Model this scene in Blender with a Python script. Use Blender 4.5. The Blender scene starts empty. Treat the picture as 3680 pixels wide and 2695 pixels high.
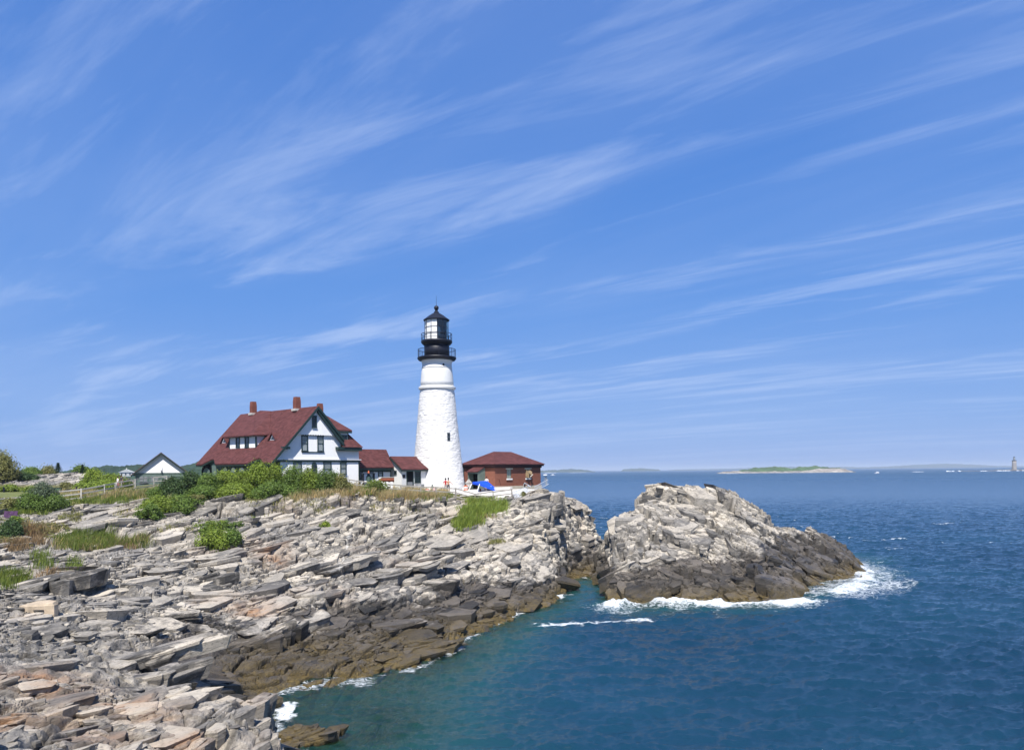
import bpy, bmesh, math, random
import numpy as np
from mathutils import Vector, Matrix
random.seed(7); RNG = np.random.default_rng(11)
SC = bpy.context.scene
C = SC.collection
PI = math.pi

# ------------------------------------------------------------------ camera
EYE = 12.0; F = 2800.0; CX = 1840.0; CY = 1692.6; ROLL = math.radians(0.573)
cam_d = bpy.data.cameras.new("camera"); cam = bpy.data.objects.new("camera", cam_d); C.objects.link(cam)
SC.camera = cam
cam.location = (0, 0, EYE); cam.rotation_euler = (PI/2, ROLL, 0)
cam_d.sensor_width = 36; cam_d.lens = F/3680*36
cam_d.shift_x = 0; cam_d.shift_y = (CY-1347.5)/3680
cam_d.clip_start = 0.2; cam_d.clip_end = 120000
SC.render.resolution_x = 1024; SC.render.resolution_y = 749

# ------------------------------------------------------------------ sun, sky, exposure
SUN_AZ = math.radians(187); SUN_EL = math.radians(58)      # azimuth clockwise from +Y
sv = Vector((math.sin(SUN_AZ)*math.cos(SUN_EL), math.cos(SUN_AZ)*math.cos(SUN_EL), math.sin(SUN_EL)))
sl = bpy.data.lights.new("sun", 'SUN'); so = bpy.data.objects.new("sun", sl); C.objects.link(so)
sl.energy = 5.0; sl.angle = math.radians(0.53); sl.color = (1.0, 0.955, 0.89)
so.rotation_euler = sv.to_track_quat('Z', 'Y').to_euler()
so.location = (0, 0, 60)
SC.view_settings.view_transform = 'Standard'; SC.view_settings.look = 'None'
SC.view_settings.exposure = 0.55; SC.view_settings.gamma = 1.0

class NT:
    """tiny node-tree helper"""
    def __init__(s, tree): s.t = tree; s.n = tree.nodes; s.l = tree.links
    def new(s, typ, **kw):
        nd = s.n.new(typ)
        for k, v in kw.items():
            if k.startswith('i_'):
                key = k[2:]; key = int(key) if key.isdigit() else key.replace('_', ' ')
                s.put(nd.inputs[key], v)
            else: setattr(nd, k, v)
        return nd
    def put(s, sock, v):
        if hasattr(v, 'is_output') or isinstance(v, bpy.types.NodeSocket): s.l.new(v, sock)
        elif isinstance(v, bpy.types.Node): s.l.new(v.outputs[0], sock)
        else: sock.default_value = v
    def math(s, op, a, b=None, c=None, clamp=False):
        nd = s.new('ShaderNodeMath', operation=op); nd.use_clamp = clamp
        s.put(nd.inputs[0], a)
        if b is not None: s.put(nd.inputs[1], b)
        if c is not None: s.put(nd.inputs[2], c)
        return nd.outputs[0]
    def mix(s, f, a, b, blend='MIX'):
        nd = s.new('ShaderNodeMix', data_type='RGBA', blend_type=blend)
        s.put(nd.inputs[0], f); s.put(nd.inputs[6], a if not isinstance(a, tuple) else (*a, 1)[:4]); s.put(nd.inputs[7], b if not isinstance(b, tuple) else (*b, 1)[:4])
        return nd.outputs[2]
    def rng(s, v, a, b, c=0.0, d=1.0, smooth=False):
        nd = s.new('ShaderNodeMapRange'); nd.clamp = True
        if smooth: nd.interpolation_type = 'SMOOTHSTEP'
        s.put(nd.inputs[0], v)
        for i, q in enumerate((a, b, c, d)): s.put(nd.inputs[i+1], q)
        return nd.outputs[0]
    def noise(s, vec, scale, detail=4, rough=.55, dist=0.0, out=0):
        nd = s.new('ShaderNodeTexNoise'); 
        if vec is not None: s.put(nd.inputs['Vector'], vec)
        s.put(nd.inputs['Scale'], scale); nd.inputs['Detail'].default_value = detail
        nd.inputs['Roughness'].default_value = rough; nd.inputs['Distortion'].default_value = dist
        return nd.outputs[out]
    def mapping(s, vec, scale=(1,1,1), rot=(0,0,0), loc=(0,0,0)):
        nd = s.new('ShaderNodeMapping'); s.put(nd.inputs['Vector'], vec)
        nd.inputs['Scale'].default_value = scale; nd.inputs['Rotation'].default_value = rot; nd.inputs['Location'].default_value = loc
        return nd.outputs[0]

world = bpy.data.worlds.new("World"); SC.world = world; world.use_nodes = True
w = NT(world.node_tree); w.n.clear()
sky = w.new('ShaderNodeTexSky'); sky.sky_type = 'NISHITA'; sky.sun_disc = False
sky.sun_elevation = SUN_EL; sky.sun_rotation = SUN_AZ
sky.altitude = 0; sky.air_density = 1.0; sky.dust_density = 0.6; sky.ozone_density = 2.5
gen = w.new('ShaderNodeTexCoord').outputs['Generated']
sep = w.new('ShaderNodeSeparateXYZ', i_0=gen)
zz = w.math('ADD', w.math('MAXIMUM', sep.outputs[2], 0.0), 0.06)
u_ = w.math('DIVIDE', sep.outputs[0], zz); v_ = w.math('DIVIDE', sep.outputs[1], zz)
uv = w.new('ShaderNodeCombineXYZ', i_0=u_, i_1=v_).outputs[0]
# cirrus: long wisps running one way across the sky
R_ = lambda deg: w.mapping(uv, rot=(0, 0, math.radians(deg)))
st = w.mapping(R_(42), scale=(0.16, 0.95, 1))
n1 = w.noise(st, 1.25, 9, .60, 0.9)
n1b = w.noise(w.mapping(R_(38), scale=(0.5, 2.0, 1), loc=(3.1, 1.7, 0)), 1.7, 9, .62, 0.8)
n2 = w.noise(w.mapping(R_(42), scale=(0.35, 0.5, 1), loc=(7.3, 2.2, 0)), 0.9, 3, .5)
cl = w.math('ADD', w.math('MULTIPLY', n1, .62), w.math('MULTIPLY', n1b, .38))
cl = w.math('MAXIMUM', w.rng(cl, w.rng(n2, .35, .65, .515, .385), .67, 0, 1, True), w.math('MULTIPLY', w.rng(w.math('ADD', w.math('MULTIPLY', n2, .6), w.math('MULTIPLY', n1, .4)), .40, .62, 0, 1, True), .24))
cl = w.math('MULTIPLY', cl, w.rng(sep.outputs[2], 0.0, 0.12, .35, 1.0))
gr = w.new('ShaderNodeValToRGB', i_0=w.math('MAXIMUM', sep.outputs[2], 0.0)); e = gr.color_ramp.elements
e[0].position = 0; e[0].color = (.245, .405, .80, 1); e[1].position = 1; e[1].color = (.035, .145, .46, 1)
for q, c in ((.07, (.195,.370,.79)), (.20, (.115,.300,.76)), (.36, (.075,.240,.70)), (.52, (.055,.200,.64))): k = e.new(q); k.color = (*c, 1)
grs = w.new('ShaderNodeVectorMath', operation='SCALE', i_0=gr.outputs[0]); grs.inputs['Scale'].default_value = 10.0
skt = w.mix(.86, sky.outputs[0], grs.outputs[0])
cloudy = w.mix(w.math('MULTIPLY', cl, .50), skt, (5.3, 6.5, 9.2))
bg = w.new('ShaderNodeBackground', i_Color=cloudy, i_Strength=0.074)
out = w.new('ShaderNodeOutputWorld'); w.l.new(bg.outputs[0], out.inputs[0])

# ------------------------------------------------------------------ helpers
def ray(sx, sy):
    """direction (x per metre of depth, z per metre of depth) of a point of the photograph (3680 wide)"""
    u = (sx-CX)/F; v = (CY-sy)/F
    c, s = math.cos(ROLL), math.sin(ROLL)
    return u*c + v*s, -u*s + v*c
def rayd(x, y): return ray(x*1.63121, y*1.63121)
def at(sx, sy, D):
    a, b = ray(sx, sy); return Vector((a*D, D, EYE+b*D))
def atd(x, y, D): return at(x*1.63121, y*1.63121, D)
def tag(o, label=None, cat=None, group=None, kind=None):
    if label: o['label'] = label
    if cat: o['category'] = cat
    if group: o['group'] = group
    if kind: o['kind'] = kind
    return o
def empty(name, loc=(0,0,0), rz=0, **kw):
    o = bpy.data.objects.new(name, None); C.objects.link(o); o.location = loc; o.rotation_euler = (0, 0, rz)
    o.empty_display_size = .5
    return tag(o, **kw)
def link(name, me, mats=(), parent=None, **kw):
    o = bpy.data.objects.new(name, me); C.objects.link(o)
    for m in (mats if isinstance(mats, (list, tuple)) else [mats]): me.materials.append(m)
    if parent is not None: o.parent = parent
    return tag(o, **kw)
def mesh_np(name, verts, faces, smooth=False):
    """verts (n,3), faces (m,k) all the same k"""
    me = bpy.data.meshes.new(name); verts = np.asarray(verts, np.float32); faces = np.asarray(faces, np.int32)
    m, k = faces.shape
    me.vertices.add(len(verts)); me.vertices.foreach_set('co', verts.ravel())
    me.loops.add(m*k); me.loops.foreach_set('vertex_index', faces.ravel())
    me.polygons.add(m); me.polygons.foreach_set('loop_start', np.arange(0, m*k, k, dtype=np.int32))
    me.polygons.foreach_set('loop_total', np.full(m, k, np.int32))
    me.polygons.foreach_set('use_smooth', np.full(m, smooth, bool))
    me.update(calc_edges=True)
    return me
def attr(me, name, data):
    a = me.attributes.new(name, 'FLOAT', 'POINT'); a.data.foreach_set('value', np.asarray(data, np.float32).ravel())
class MB:
    """collects simple shapes into one mesh"""
    def __init__(s): s.v = []; s.f = []
    def add(s, vs, fs):
        b = len(s.v); s.v += [tuple(v) for v in vs]; s.f += [tuple(b+i for i in f) for f in fs]; return s
    def poly(s, pts): return s.add(pts, [tuple(range(len(pts)))])
    def box(s, lo, hi):
        x0,y0,z0 = lo; x1,y1,z1 = hi
        return s.add([(x0,y0,z0),(x1,y0,z0),(x1,y1,z0),(x0,y1,z0),(x0,y0,z1),(x1,y0,z1),(x1,y1,z1),(x0,y1,z1)],
                     [(0,3,2,1),(4,5,6,7),(0,1,5,4),(1,2,6,5),(2,3,7,6),(3,0,4,7)])
    def prism(s, pts, d):
        """closed polygon pts (list of 3d) extruded by vector d"""
        n = len(pts); d = Vector(d); q = [Vector(p)+d for p in pts]
        return s.add(list(pts)+q, [tuple(range(n))[::-1], tuple(range(n, 2*n))] + [(i, (i+1) % n, n+(i+1) % n, n+i) for i in range(n)])
    def bar(s, a, b, w, h=None, up=(0,0,1)):
        a = Vector(a); b = Vector(b); h = h or w; d = (b-a).normalized(); upv = Vector(up)
        if abs(d.dot(upv)) > .95: upv = Vector((1,0,0))
        r = d.cross(upv).normalized()*w/2; t = r.cross(d).normalized()*h/2
        return s.add([a-r-t,a+r-t,a+r+t,a-r+t,b-r-t,b+r-t,b+r+t,b-r+t],
                     [(0,1,2,3),(7,6,5,4),(0,4,5,1),(1,5,6,2),(2,6,7,3),(3,7,4,0)])
    def tube(s, a, b, r0, r1=None, n=8):
        a = Vector(a); b = Vector(b); r1 = r0 if r1 is None else r1; d = (b-a).normalized()
        x = d.orthogonal().normalized(); y = d.cross(x); vs = []
        for p, r in ((a, r0), (b, r1)):
            vs += [p + (x*math.cos(t)+y*math.sin(t))*r for t in (2*PI*i/n for i in range(n))]
        return s.add(vs, [(i, (i+1) % n, n+(i+1) % n, n+i) for i in range(n)] + [tuple(range(n))[::-1], tuple(range(n, 2*n))])
    def lathe(s, prof, n=48, c=(0,0,0), cap=True):
        vs = []; fs = []
        for r, z in prof: vs += [(c[0]+r*math.cos(2*PI*i/n), c[1]+r*math.sin(2*PI*i/n), c[2]+z) for i in range(n)]
        for k in range(len(prof)-1): fs += [(k*n+i, k*n+(i+1) % n, (k+1)*n+(i+1) % n, (k+1)*n+i) for i in range(n)]
        if cap: fs += [tuple(range(n))[::-1], tuple(range((len(prof)-1)*n, len(prof)*n))]
        return s.add(vs, fs)
    def ring(s, R, z, w, n=40, c=(0,0,0)):
        return s.lathe([(R-w, z-w), (R+w, z-w), (R+w, z+w), (R-w, z+w), (R-w, z-w)], n, c, cap=False)
    def build(s, name, mat, parent=None, smooth=False, off=(0,0,0), **kw):
        me = bpy.data.meshes.new(name); me.from_pydata([(v[0]-off[0], v[1]-off[1], v[2]-off[2]) for v in s.v], [], s.f)
        bm = bmesh.new(); bm.from_mesh(me); bmesh.ops.recalc_face_normals(bm, faces=bm.faces); bm.to_mesh(me); bm.free()
        if smooth: me.polygons.foreach_set('use_smooth', [True]*len(me.polygons))
        o = link(name, me, mat, parent, **kw)
        if off != (0,0,0): o.location = off
        return o

def mat(name, base=(.5,.5,.5), rough=.7, metal=0.0, spec=.3, noise=None, bump=None, em=None):
    """noise=(scale, amount): mottles the colour; bump=(scale, strength, distance)"""
    m = bpy.data.materials.new(name); m.use_nodes = True; t = NT(m.node_tree)
    p = t.n['Principled BSDF']; p.inputs['Roughness'].default_value = rough; p.inputs['Metallic'].default_value = metal
    p.inputs['Specular IOR Level'].default_value = spec
    oc = t.new('ShaderNodeTexCoord').outputs['Object']
    col = (*base, 1)
    if noise:
        nz = t.noise(oc, noise[0], 6, .6)
        col = t.mix(t.rng(nz, .3, .7), tuple(c*(1-noise[1]) for c in base), tuple(min(1, c*(1+noise[1])) for c in base))
    t.put(p.inputs['Base Color'], col)
    if bump:
        bn = t.new('ShaderNodeBump', i_Strength=bump[1], i_Distance=bump[2], i_Height=t.noise(oc, bump[0], 5, .6))
        t.put(p.inputs['Normal'], bn.outputs[0])
    m['nt'] = 1
    return m
def PR(m): return m.node_tree.nodes['Principled BSDF']

# ------------------------------------------------------------------ numeric noise
def _h(ix, iy, seed):
    h = (ix.astype(np.int64)*374761393 + iy.astype(np.int64)*668265263 + seed*1442695041) & 0xffffffff
    h = ((h ^ (h >> 13))*1274126177) & 0xffffffff; h = ((h ^ (h >> 16))*2246822519) & 0xffffffff
    return ((h ^ (h >> 15)) & 0xffffff)/16777216.0
def vnoise(x, y, seed=0):
    ix = np.floor(x); iy = np.floor(y); fx = x-ix; fy = y-iy
    fx = fx*fx*fx*(fx*(fx*6-15)+10); fy = fy*fy*fy*(fy*(fy*6-15)+10)
    a = _h(ix, iy, seed); b = _h(ix+1, iy, seed); c = _h(ix, iy+1, seed); d = _h(ix+1, iy+1, seed)
    return ((a*(1-fx)+b*fx)*(1-fy)+(c*(1-fx)+d*fx)*fy)*2-1
def fbm(x, y, seed=0, oct=4, gain=.5):
    r = 0; a = 1; t = 0
    for o in range(oct): r = r+a*vnoise(x*2**o+o*17.3, y*2**o-o*9.1, seed+o); t += a; a *= gain
    return r/t
def voro(x, y, seed=0, jit=.9):
    ix = np.floor(x); iy = np.floor(y)
    f1 = np.full(x.shape, 9.0); f2 = f1.copy(); bx = np.zeros(x.shape); by = bx.copy(); r1 = bx.copy(); r2 = bx.copy(); r3 = bx.copy()
    for dx in (-1, 0, 1):
        for dy in (-1, 0, 1):
            cx = ix+dx; cy = iy+dy
            px = cx+.5+jit*(_h(cx, cy, seed)-.5); py = cy+.5+jit*(_h(cx, cy, seed+1)-.5)
            d = np.hypot(x-px, y-py); m = d < f1
            f2 = np.where(m, f1, np.minimum(f2, d)); f1 = np.where(m, d, f1)
            bx = np.where(m, x-px, bx); by = np.where(m, y-py, by)
            r1 = np.where(m, _h(cx, cy, seed+2), r1); r2 = np.where(m, _h(cx, cy, seed+3), r2); r3 = np.where(m, _h(cx, cy, seed+4), r3)
    return f1, f2, bx, by, r1, r2, r3
def sstep(a, b, x): t = np.clip((x-a)/(b-a), 0, 1); return t*t*(3-2*t)
class RBF:
    def __init__(s, pts, lam=.4):
        P = np.array(pts, float); s.c = P[:, :2]; n = len(P)
        A = np.linalg.norm(s.c[:, None]-s.c[None], axis=2) - lam*np.eye(n)
        Q = np.c_[np.ones(n), s.c]; M = np.block([[A, Q], [Q.T, np.zeros((3, 3))]])
        sol = np.linalg.solve(M, np.r_[P[:, 2], 0, 0, 0]); s.w = sol[:n]; s.q = sol[n:]
    def __call__(s, x, y):
        sh = x.shape; x = x.ravel(); y = y.ravel(); r = np.empty(x.shape)
        for i in range(0, len(x), 60000):
            xx = x[i:i+60000, None]; yy = y[i:i+60000, None]
            r[i:i+60000] = np.sqrt((xx-s.c[:, 0])**2+(yy-s.c[:, 1])**2)@s.w
        return (r + s.q[0]+s.q[1]*x+s.q[2]*y).reshape(sh)
# ------------------------------------------------------------------ shape of the land (surveyed columns: x, [(y, depth)...])
LAND = {
 -120: [(1652,19),(1500,27),(1400,36),(1300,46),(1200,62),(1130,76),(1095,84),(1075,95)],
 0:   [(1652,20),(1560,24.5),(1500,28),(1400,36),(1300,46),(1240,54),(1200,62),(1160,69),(1130,75),(1108,82),(1092,92),(1085,99)],
 100: [(1652,20.5),(1560,25),(1500,29),(1400,38),(1300,48),(1200,63),(1160,70),(1130,75),(1108,82),(1090,94),(1082,100)],
 200: [(1652,21),(1560,25.5),(1500,30.5),(1400,40),(1300,50.5),(1240,58),(1200,64),(1160,70),(1130,74.5),(1106,82),(1088,92)],
 300: [(1652,21.5),(1590,24.5),(1540,27.5),(1500,33),(1400,42),(1300,52.5),(1240,59),(1200,64.5),(1150,72),(1125,76),(1100,82),(1078,92)],
 400: [(1652,22),(1600,24),(1550,26.5),(1500,38),(1450,43),(1400,46.5),(1350,50),(1300,54.5),(1250,60),(1200,66),(1150,72.5),(1110,78),(1085,84)],
 480: [(1652,22.5),(1600,24.3),(1560,26),(1500,43),(1450,45.5),(1400,49),(1350,52.5),(1300,56.5),(1250,61.5),(1200,67),(1150,73),(1110,78.5),(1085,83)],
 560: [(1652,23.5),(1600,25.2),(1545,27),(1490,44),(1450,46.5),(1400,50),(1350,53.5),(1300,58),(1250,62.5),(1200,67.5),(1150,73),(1110,79),(1085,83)],
 596: [(1652,24.3),(1600,25.6),(1532,27.3)],
 640: [(1480,45.2),(1450,47),(1400,50.5),(1350,54.5),(1300,58.5),(1250,63.5),(1200,68.5),(1150,74),(1105,80),(1082,84)],
 700: [(1485,45.3),(1450,47.5),(1400,51),(1350,55),(1300,59.5),(1250,64),(1200,69),(1150,74.5),(1110,79.5),(1085,84)],
 780: [(1478,46),(1450,48),(1400,52),(1350,56.5),(1300,61),(1250,65.5),(1200,70),(1150,75.5),(1112,80.5),(1092,85)],
 850: [(1475,46.8),(1440,49.2),(1400,53),(1350,58),(1300,62.5),(1250,67),(1200,71.5),(1150,77),(1112,82),(1096,86),(1082,96)],
 930: [(1450,49),(1425,51),(1400,54),(1350,59),(1300,64),(1250,68.5),(1200,73),(1150,78.5),(1115,83),(1098,87),(1082,98)],
 985: [(1418,52.5),(1390,55.5),(1350,59.5),(1300,65),(1250,70),(1200,74.5),(1150,79.5),(1118,83.5),(1100,87.5),(1086,98)],
 1040:[(1372,58.3),(1340,62),(1300,66),(1250,71),(1200,75.5),(1150,80.5),(1120,84),(1102,88),(1085,100)],
 1100:[(1352,62.6),(1320,66),(1290,69),(1250,72.5),(1200,76.5),(1150,81),(1118,85),(1100,89),(1084,101)],
 1150:[(1322,67),(1300,69),(1275,71.5),(1250,73.5),(1200,77.3),(1150,81.5),(1120,85),(1095,89),(1083,102)],
 1195:[(1312,70),(1280,72.5),(1250,74.7),(1200,78),(1150,82),(1110,85.5),(1085,88.5)],
 1207:[(1294,73.2),(1250,76.2),(1200,79),(1150,82.5),(1100,86),(1072,89)],
 1262:[(1215,93),(1180,94.5),(1140,96),(1102,98)],
 1285:[(1210,95),(1170,96.5),(1130,98),(1104,100)],
 1306:[(1205,97.5),(1175,99)],
}
pts = []
for x, col in LAND.items():
    for y, D in col: p = atd(x, y, D); pts.append((p.x, p.y, p.z))
def wpt(x, D, z):                                # x: photo column (2256), D: depth, z: height
    a, _ = rayd(x, 1037); pts.append((a*D, D, z))
# under water off the shore
for x, D, z in [(640,38,-.6),(600,38,.1),(560,37,.3),(620,42,-.3),(560,34.5,.5),(480,34,.5),(640,31,-.9),(655,27,-1.6),(660,24,-1.8),(700,34,-1.0),(760,36,-1.1),(700,41,-.8),(780,42.5,-.8),(870,43,-.9),
                (950,46,-1.0),(1010,50,-1.2),(1070,56,-1.2),(1130,62,-1.4),(1190,66,-1.6),(1236,71,-1.5),(1256,76,-1.2),(1262,82,-1),(1275,86,-1),
                (790,35.2,-.12),(830,35.6,-.15),(870,36,-.45),(840,38.8,-.30),(910,36,-1.3),(745,37.5,-.9),(800,30,-1.4),(900,34,-1.9),(1000,40,-2.2),(1100,46,-2.8),(1200,54,-3.2),(1290,62,-3.6),(1300,75,-2.6),
                (900,26,-2.4),(1100,30,-3),(1300,40,-4.2),(1500,50,-5),(1330,100,-.4),(1345,112,-1.5),(1500,130,-4),(1340,92,-1.4)]: wpt(x, D, z)
# the wet saddle between the shore and the islet
for x, D, z in [(1230,75,-1.5),(1234,79,-1.3),(1240,83,-1.0),(1246,86,-.6),(1266,77,-1.8),(1270,81,-1.6),(1275,84.5,-1.2),(1300,84,-1.6),(1262,88.5,.9),(1300,88.5,-.2),(1330,90,.25),(1285,92,.25),(1310,93,.05),(1335,95,.3),(1290,98,.9),(1310,101,2.0),(1325,103,2.2),(1338,104,1.9),(1234,90.5,5.2),(1252,90.5,1.0)]: wpt(x, D, z)
# top of the headland behind the shore, the knoll at the left, the far side
for x, D, z in [(1000,92,9.2),(1000,104,9.45),(950,112,9.3),(1100,104,9.4),(1180,96,9.3),(1190,104,9.4),(1190,112,8.6),(1235,94,9.6),(1235,100,8.6),(1240,108,6),(1240,118,0),(1000,124,6),(1000,140,0),
                (800,92,10.1),(800,104,10.2),(700,88,10.8),(700,100,10.9),(700,118,10.5),(560,88,11.0),(560,110,10.8),(450,88,11.0),(450,102,11.0),(450,120,10.6),
                (350,92,10.4),(350,105,10.8),(280,98,10.2),(280,112,10.4),(350,130,9.5),(200,130,9.5),(0,140,9.5),(-150,120,10),(-150,100,10),(700,140,7),(850,135,4),
                (160,106,10.3),(60,106,10.4),(-40,106,10.4),(230,108,10.6),(170,114,12.1),(120,113,11.9),(80,112,11.6),(205,115,12.5),(228,114,11.9),(130,119,12.3),(60,118,11.9),(0,114,11.2),(190,121,12.2),(250,118,11.2),(60,130,11),(180,132,10.5)]: wpt(x, D, z)
# the cliff under the camera
for x, D, z in [(400,3,10.0),(1128,2,10.1),(1900,3,9.8),(1128,8,6.0),(500,10,7.2),(0,12,6.5),(1000,14,2.0),(760,18,1.5),(620,19,3.8),(-200,14,6.2),(1500,12,1),(2100,12,1),(1500,20,-3),(2300,24,-3),(2000,40,-5),(900,20,-1.8)]: wpt(x, D, z)
pts.append((0,-6,10.4)); pts.append((-14,-4,10.2)); pts.append((16,-4,9.5)); pts.append((60,20,-4)); pts.append((60,60,-6)); pts.append((60,120,-6))
LANDB = RBF(pts, .25)
SCARPS = [([(420,77.5),(560,78),(700,79.5),(850,82),(985,84.5)], 1.7, .16), ([(-60,52),(0,52),(150,51),(330,52.5),(440,58),(640,66.5),(760,72)], 1.5, .18), ([(540,50),(640,51.5),(700,56.5),(860,60.5),(1000,66),(1110,73)], 1.0, .15), ([(60,68),(200,69.5),(330,67),(460,70)], .9, .15), ([(760,75),(900,74),(1050,79),(1120,82)], .8, .15)]
def scarps(x, y):
    r = 0*x
    for k, (pl_, H_, w_) in enumerate(SCARPS):
        P = [(rayd(q, 1037)[0]*D, D) for q, D in pl_]; best = np.full(x.shape, 1e9); sg = np.ones(x.shape)
        for (ax, ay), (bx, by) in zip(P[:-1], P[1:]):
            L2 = (bx-ax)**2+(by-ay)**2; t = np.clip(((x-ax)*(bx-ax)+(y-ay)*(by-ay))/L2, 0, 1); qx = x-ax-t*(bx-ax); qy = y-ay-t*(by-ay); dd = np.hypot(qx, qy); m = dd < best
            best = np.where(m, dd, best); sg = np.where(m, np.sign((bx-ax)*(y-ay)-(by-ay)*(x-ax)), sg)
        d_ = best*sg+1.3*fbm(x*.28, y*.28, 300+k, 3)+.22*fbm(x*1.5, y*1.5, 310+k, 2); hm_ = .45+.55*sstep(-.3, .4, fbm(x*.12, y*.12, 320+k, 2))
        r = r+H_*hm_*(1/(1+np.exp(-np.clip(d_/w_, -30, 30)))-.5)*np.exp(-(d_/3.2)**2)
    return r
LANDF = lambda x, y: LANDB(x, y)+scarps(x, y)
LP = np.array(pts)

ISLE = {
 1346:[(1330,70.3),(1300,72.6),(1270,74.3),(1230,77.3),(1190,80.7),(1150,84)],
 1362:[(1336,69.5),(1300,72),(1260,74),(1220,76.5),(1180,79.5),(1133,83.5)],
 1390:[(1336,69.4),(1300,71.7),(1260,73.8),(1220,76),(1180,78.5),(1124,83)],
 1425:[(1337,69.3),(1300,71.5),(1260,73.5),(1220,75.5),(1180,77.8),(1140,80.2),(1112,83),(1094,85)],
 1470:[(1338,69.2),(1300,71.4),(1260,73.4),(1220,75.4),(1180,77.6),(1140,80.4),(1110,83),(1080,86.3)],
 1530:[(1338,69.2),(1300,71.4),(1260,73.5),(1220,75.6),(1180,78),(1140,81),(1110,83.6),(1077,87.5)],
 1590:[(1338,69.2),(1305,71.2),(1265,73.8),(1225,76.2),(1180,79),(1140,82),(1110,84.5),(1083,88)],
 1640:[(1338,69.2),(1310,71),(1270,74),(1230,77),(1185,80),(1150,82.5),(1122,86)],
 1700:[(1336,69.5),(1312,71.3),(1280,74.5),(1235,78),(1190,82),(1150,87.5)],
 1750:[(1330,70.5),(1305,73.5),(1275,77),(1235,81),(1200,85),(1164,90)],
 1790:[(1302,75.5),(1285,78.5),(1255,82),(1220,86.5),(1176,92.5)],
 1830:[(1290,78.5),(1270,82),(1245,85.5),(1215,90),(1195,94.5)],
 1865:[(1278,81.5),(1262,84.8),(1235,90),(1218,94.5)],
 1893:[(1268,85),(1262,88)],
}
ip = []
for x, col in ISLE.items():
    for y, D in col: p = atd(x, y, D); ip.append((p.x, p.y, p.z))
    p = atd(x, col[-1][0], col[-1][1]); a = p.x/p.y; D = p.y; zt = p.z
    ip += [(a*(D+2.5), D+2.5, zt*.93), (a*(D+7), D+7, zt*.5), (a*(D+12), D+12, -1.2), (a*(D+22), D+22, -4)]
    p = atd(x, col[0][0], col[0][1]); a = p.x/p.y; D = p.y
    ip += [(a*(D-2.2), D-2.2, p.z-2.0), (a*(D-9), D-9, p.z-4.0)]
def ipt(x, D, z): a, _ = rayd(x, 1037); ip.append((a*D, D, z))
for x, D, z in [(1338,71,-1.9),(1339,75,-1.6),(1339,79,-1.2),(1328,71,-2.6),(1330,75,-2.4),(1332,79,-2.0),(1334,84,-1.2),(1334,90,.1),(1322,74,-3),(1322,80,-2.4),(1300,70,-3),(1300,80,-2.5),(1335,95,1.2),(1345,92,4),(1345,98,2.5),(1335,104,.8),(1335,110,-1.5),(1908,86,-1.2),(1915,92,-1.4),(1905,98,-1.4),(1960,80,-4),(1960,95,-4),(1850,76,-2.5),(1900,78,-3),(1300,112,-4)]: ipt(x, D, z)
ISLEF = RBF(ip, .15)

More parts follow.
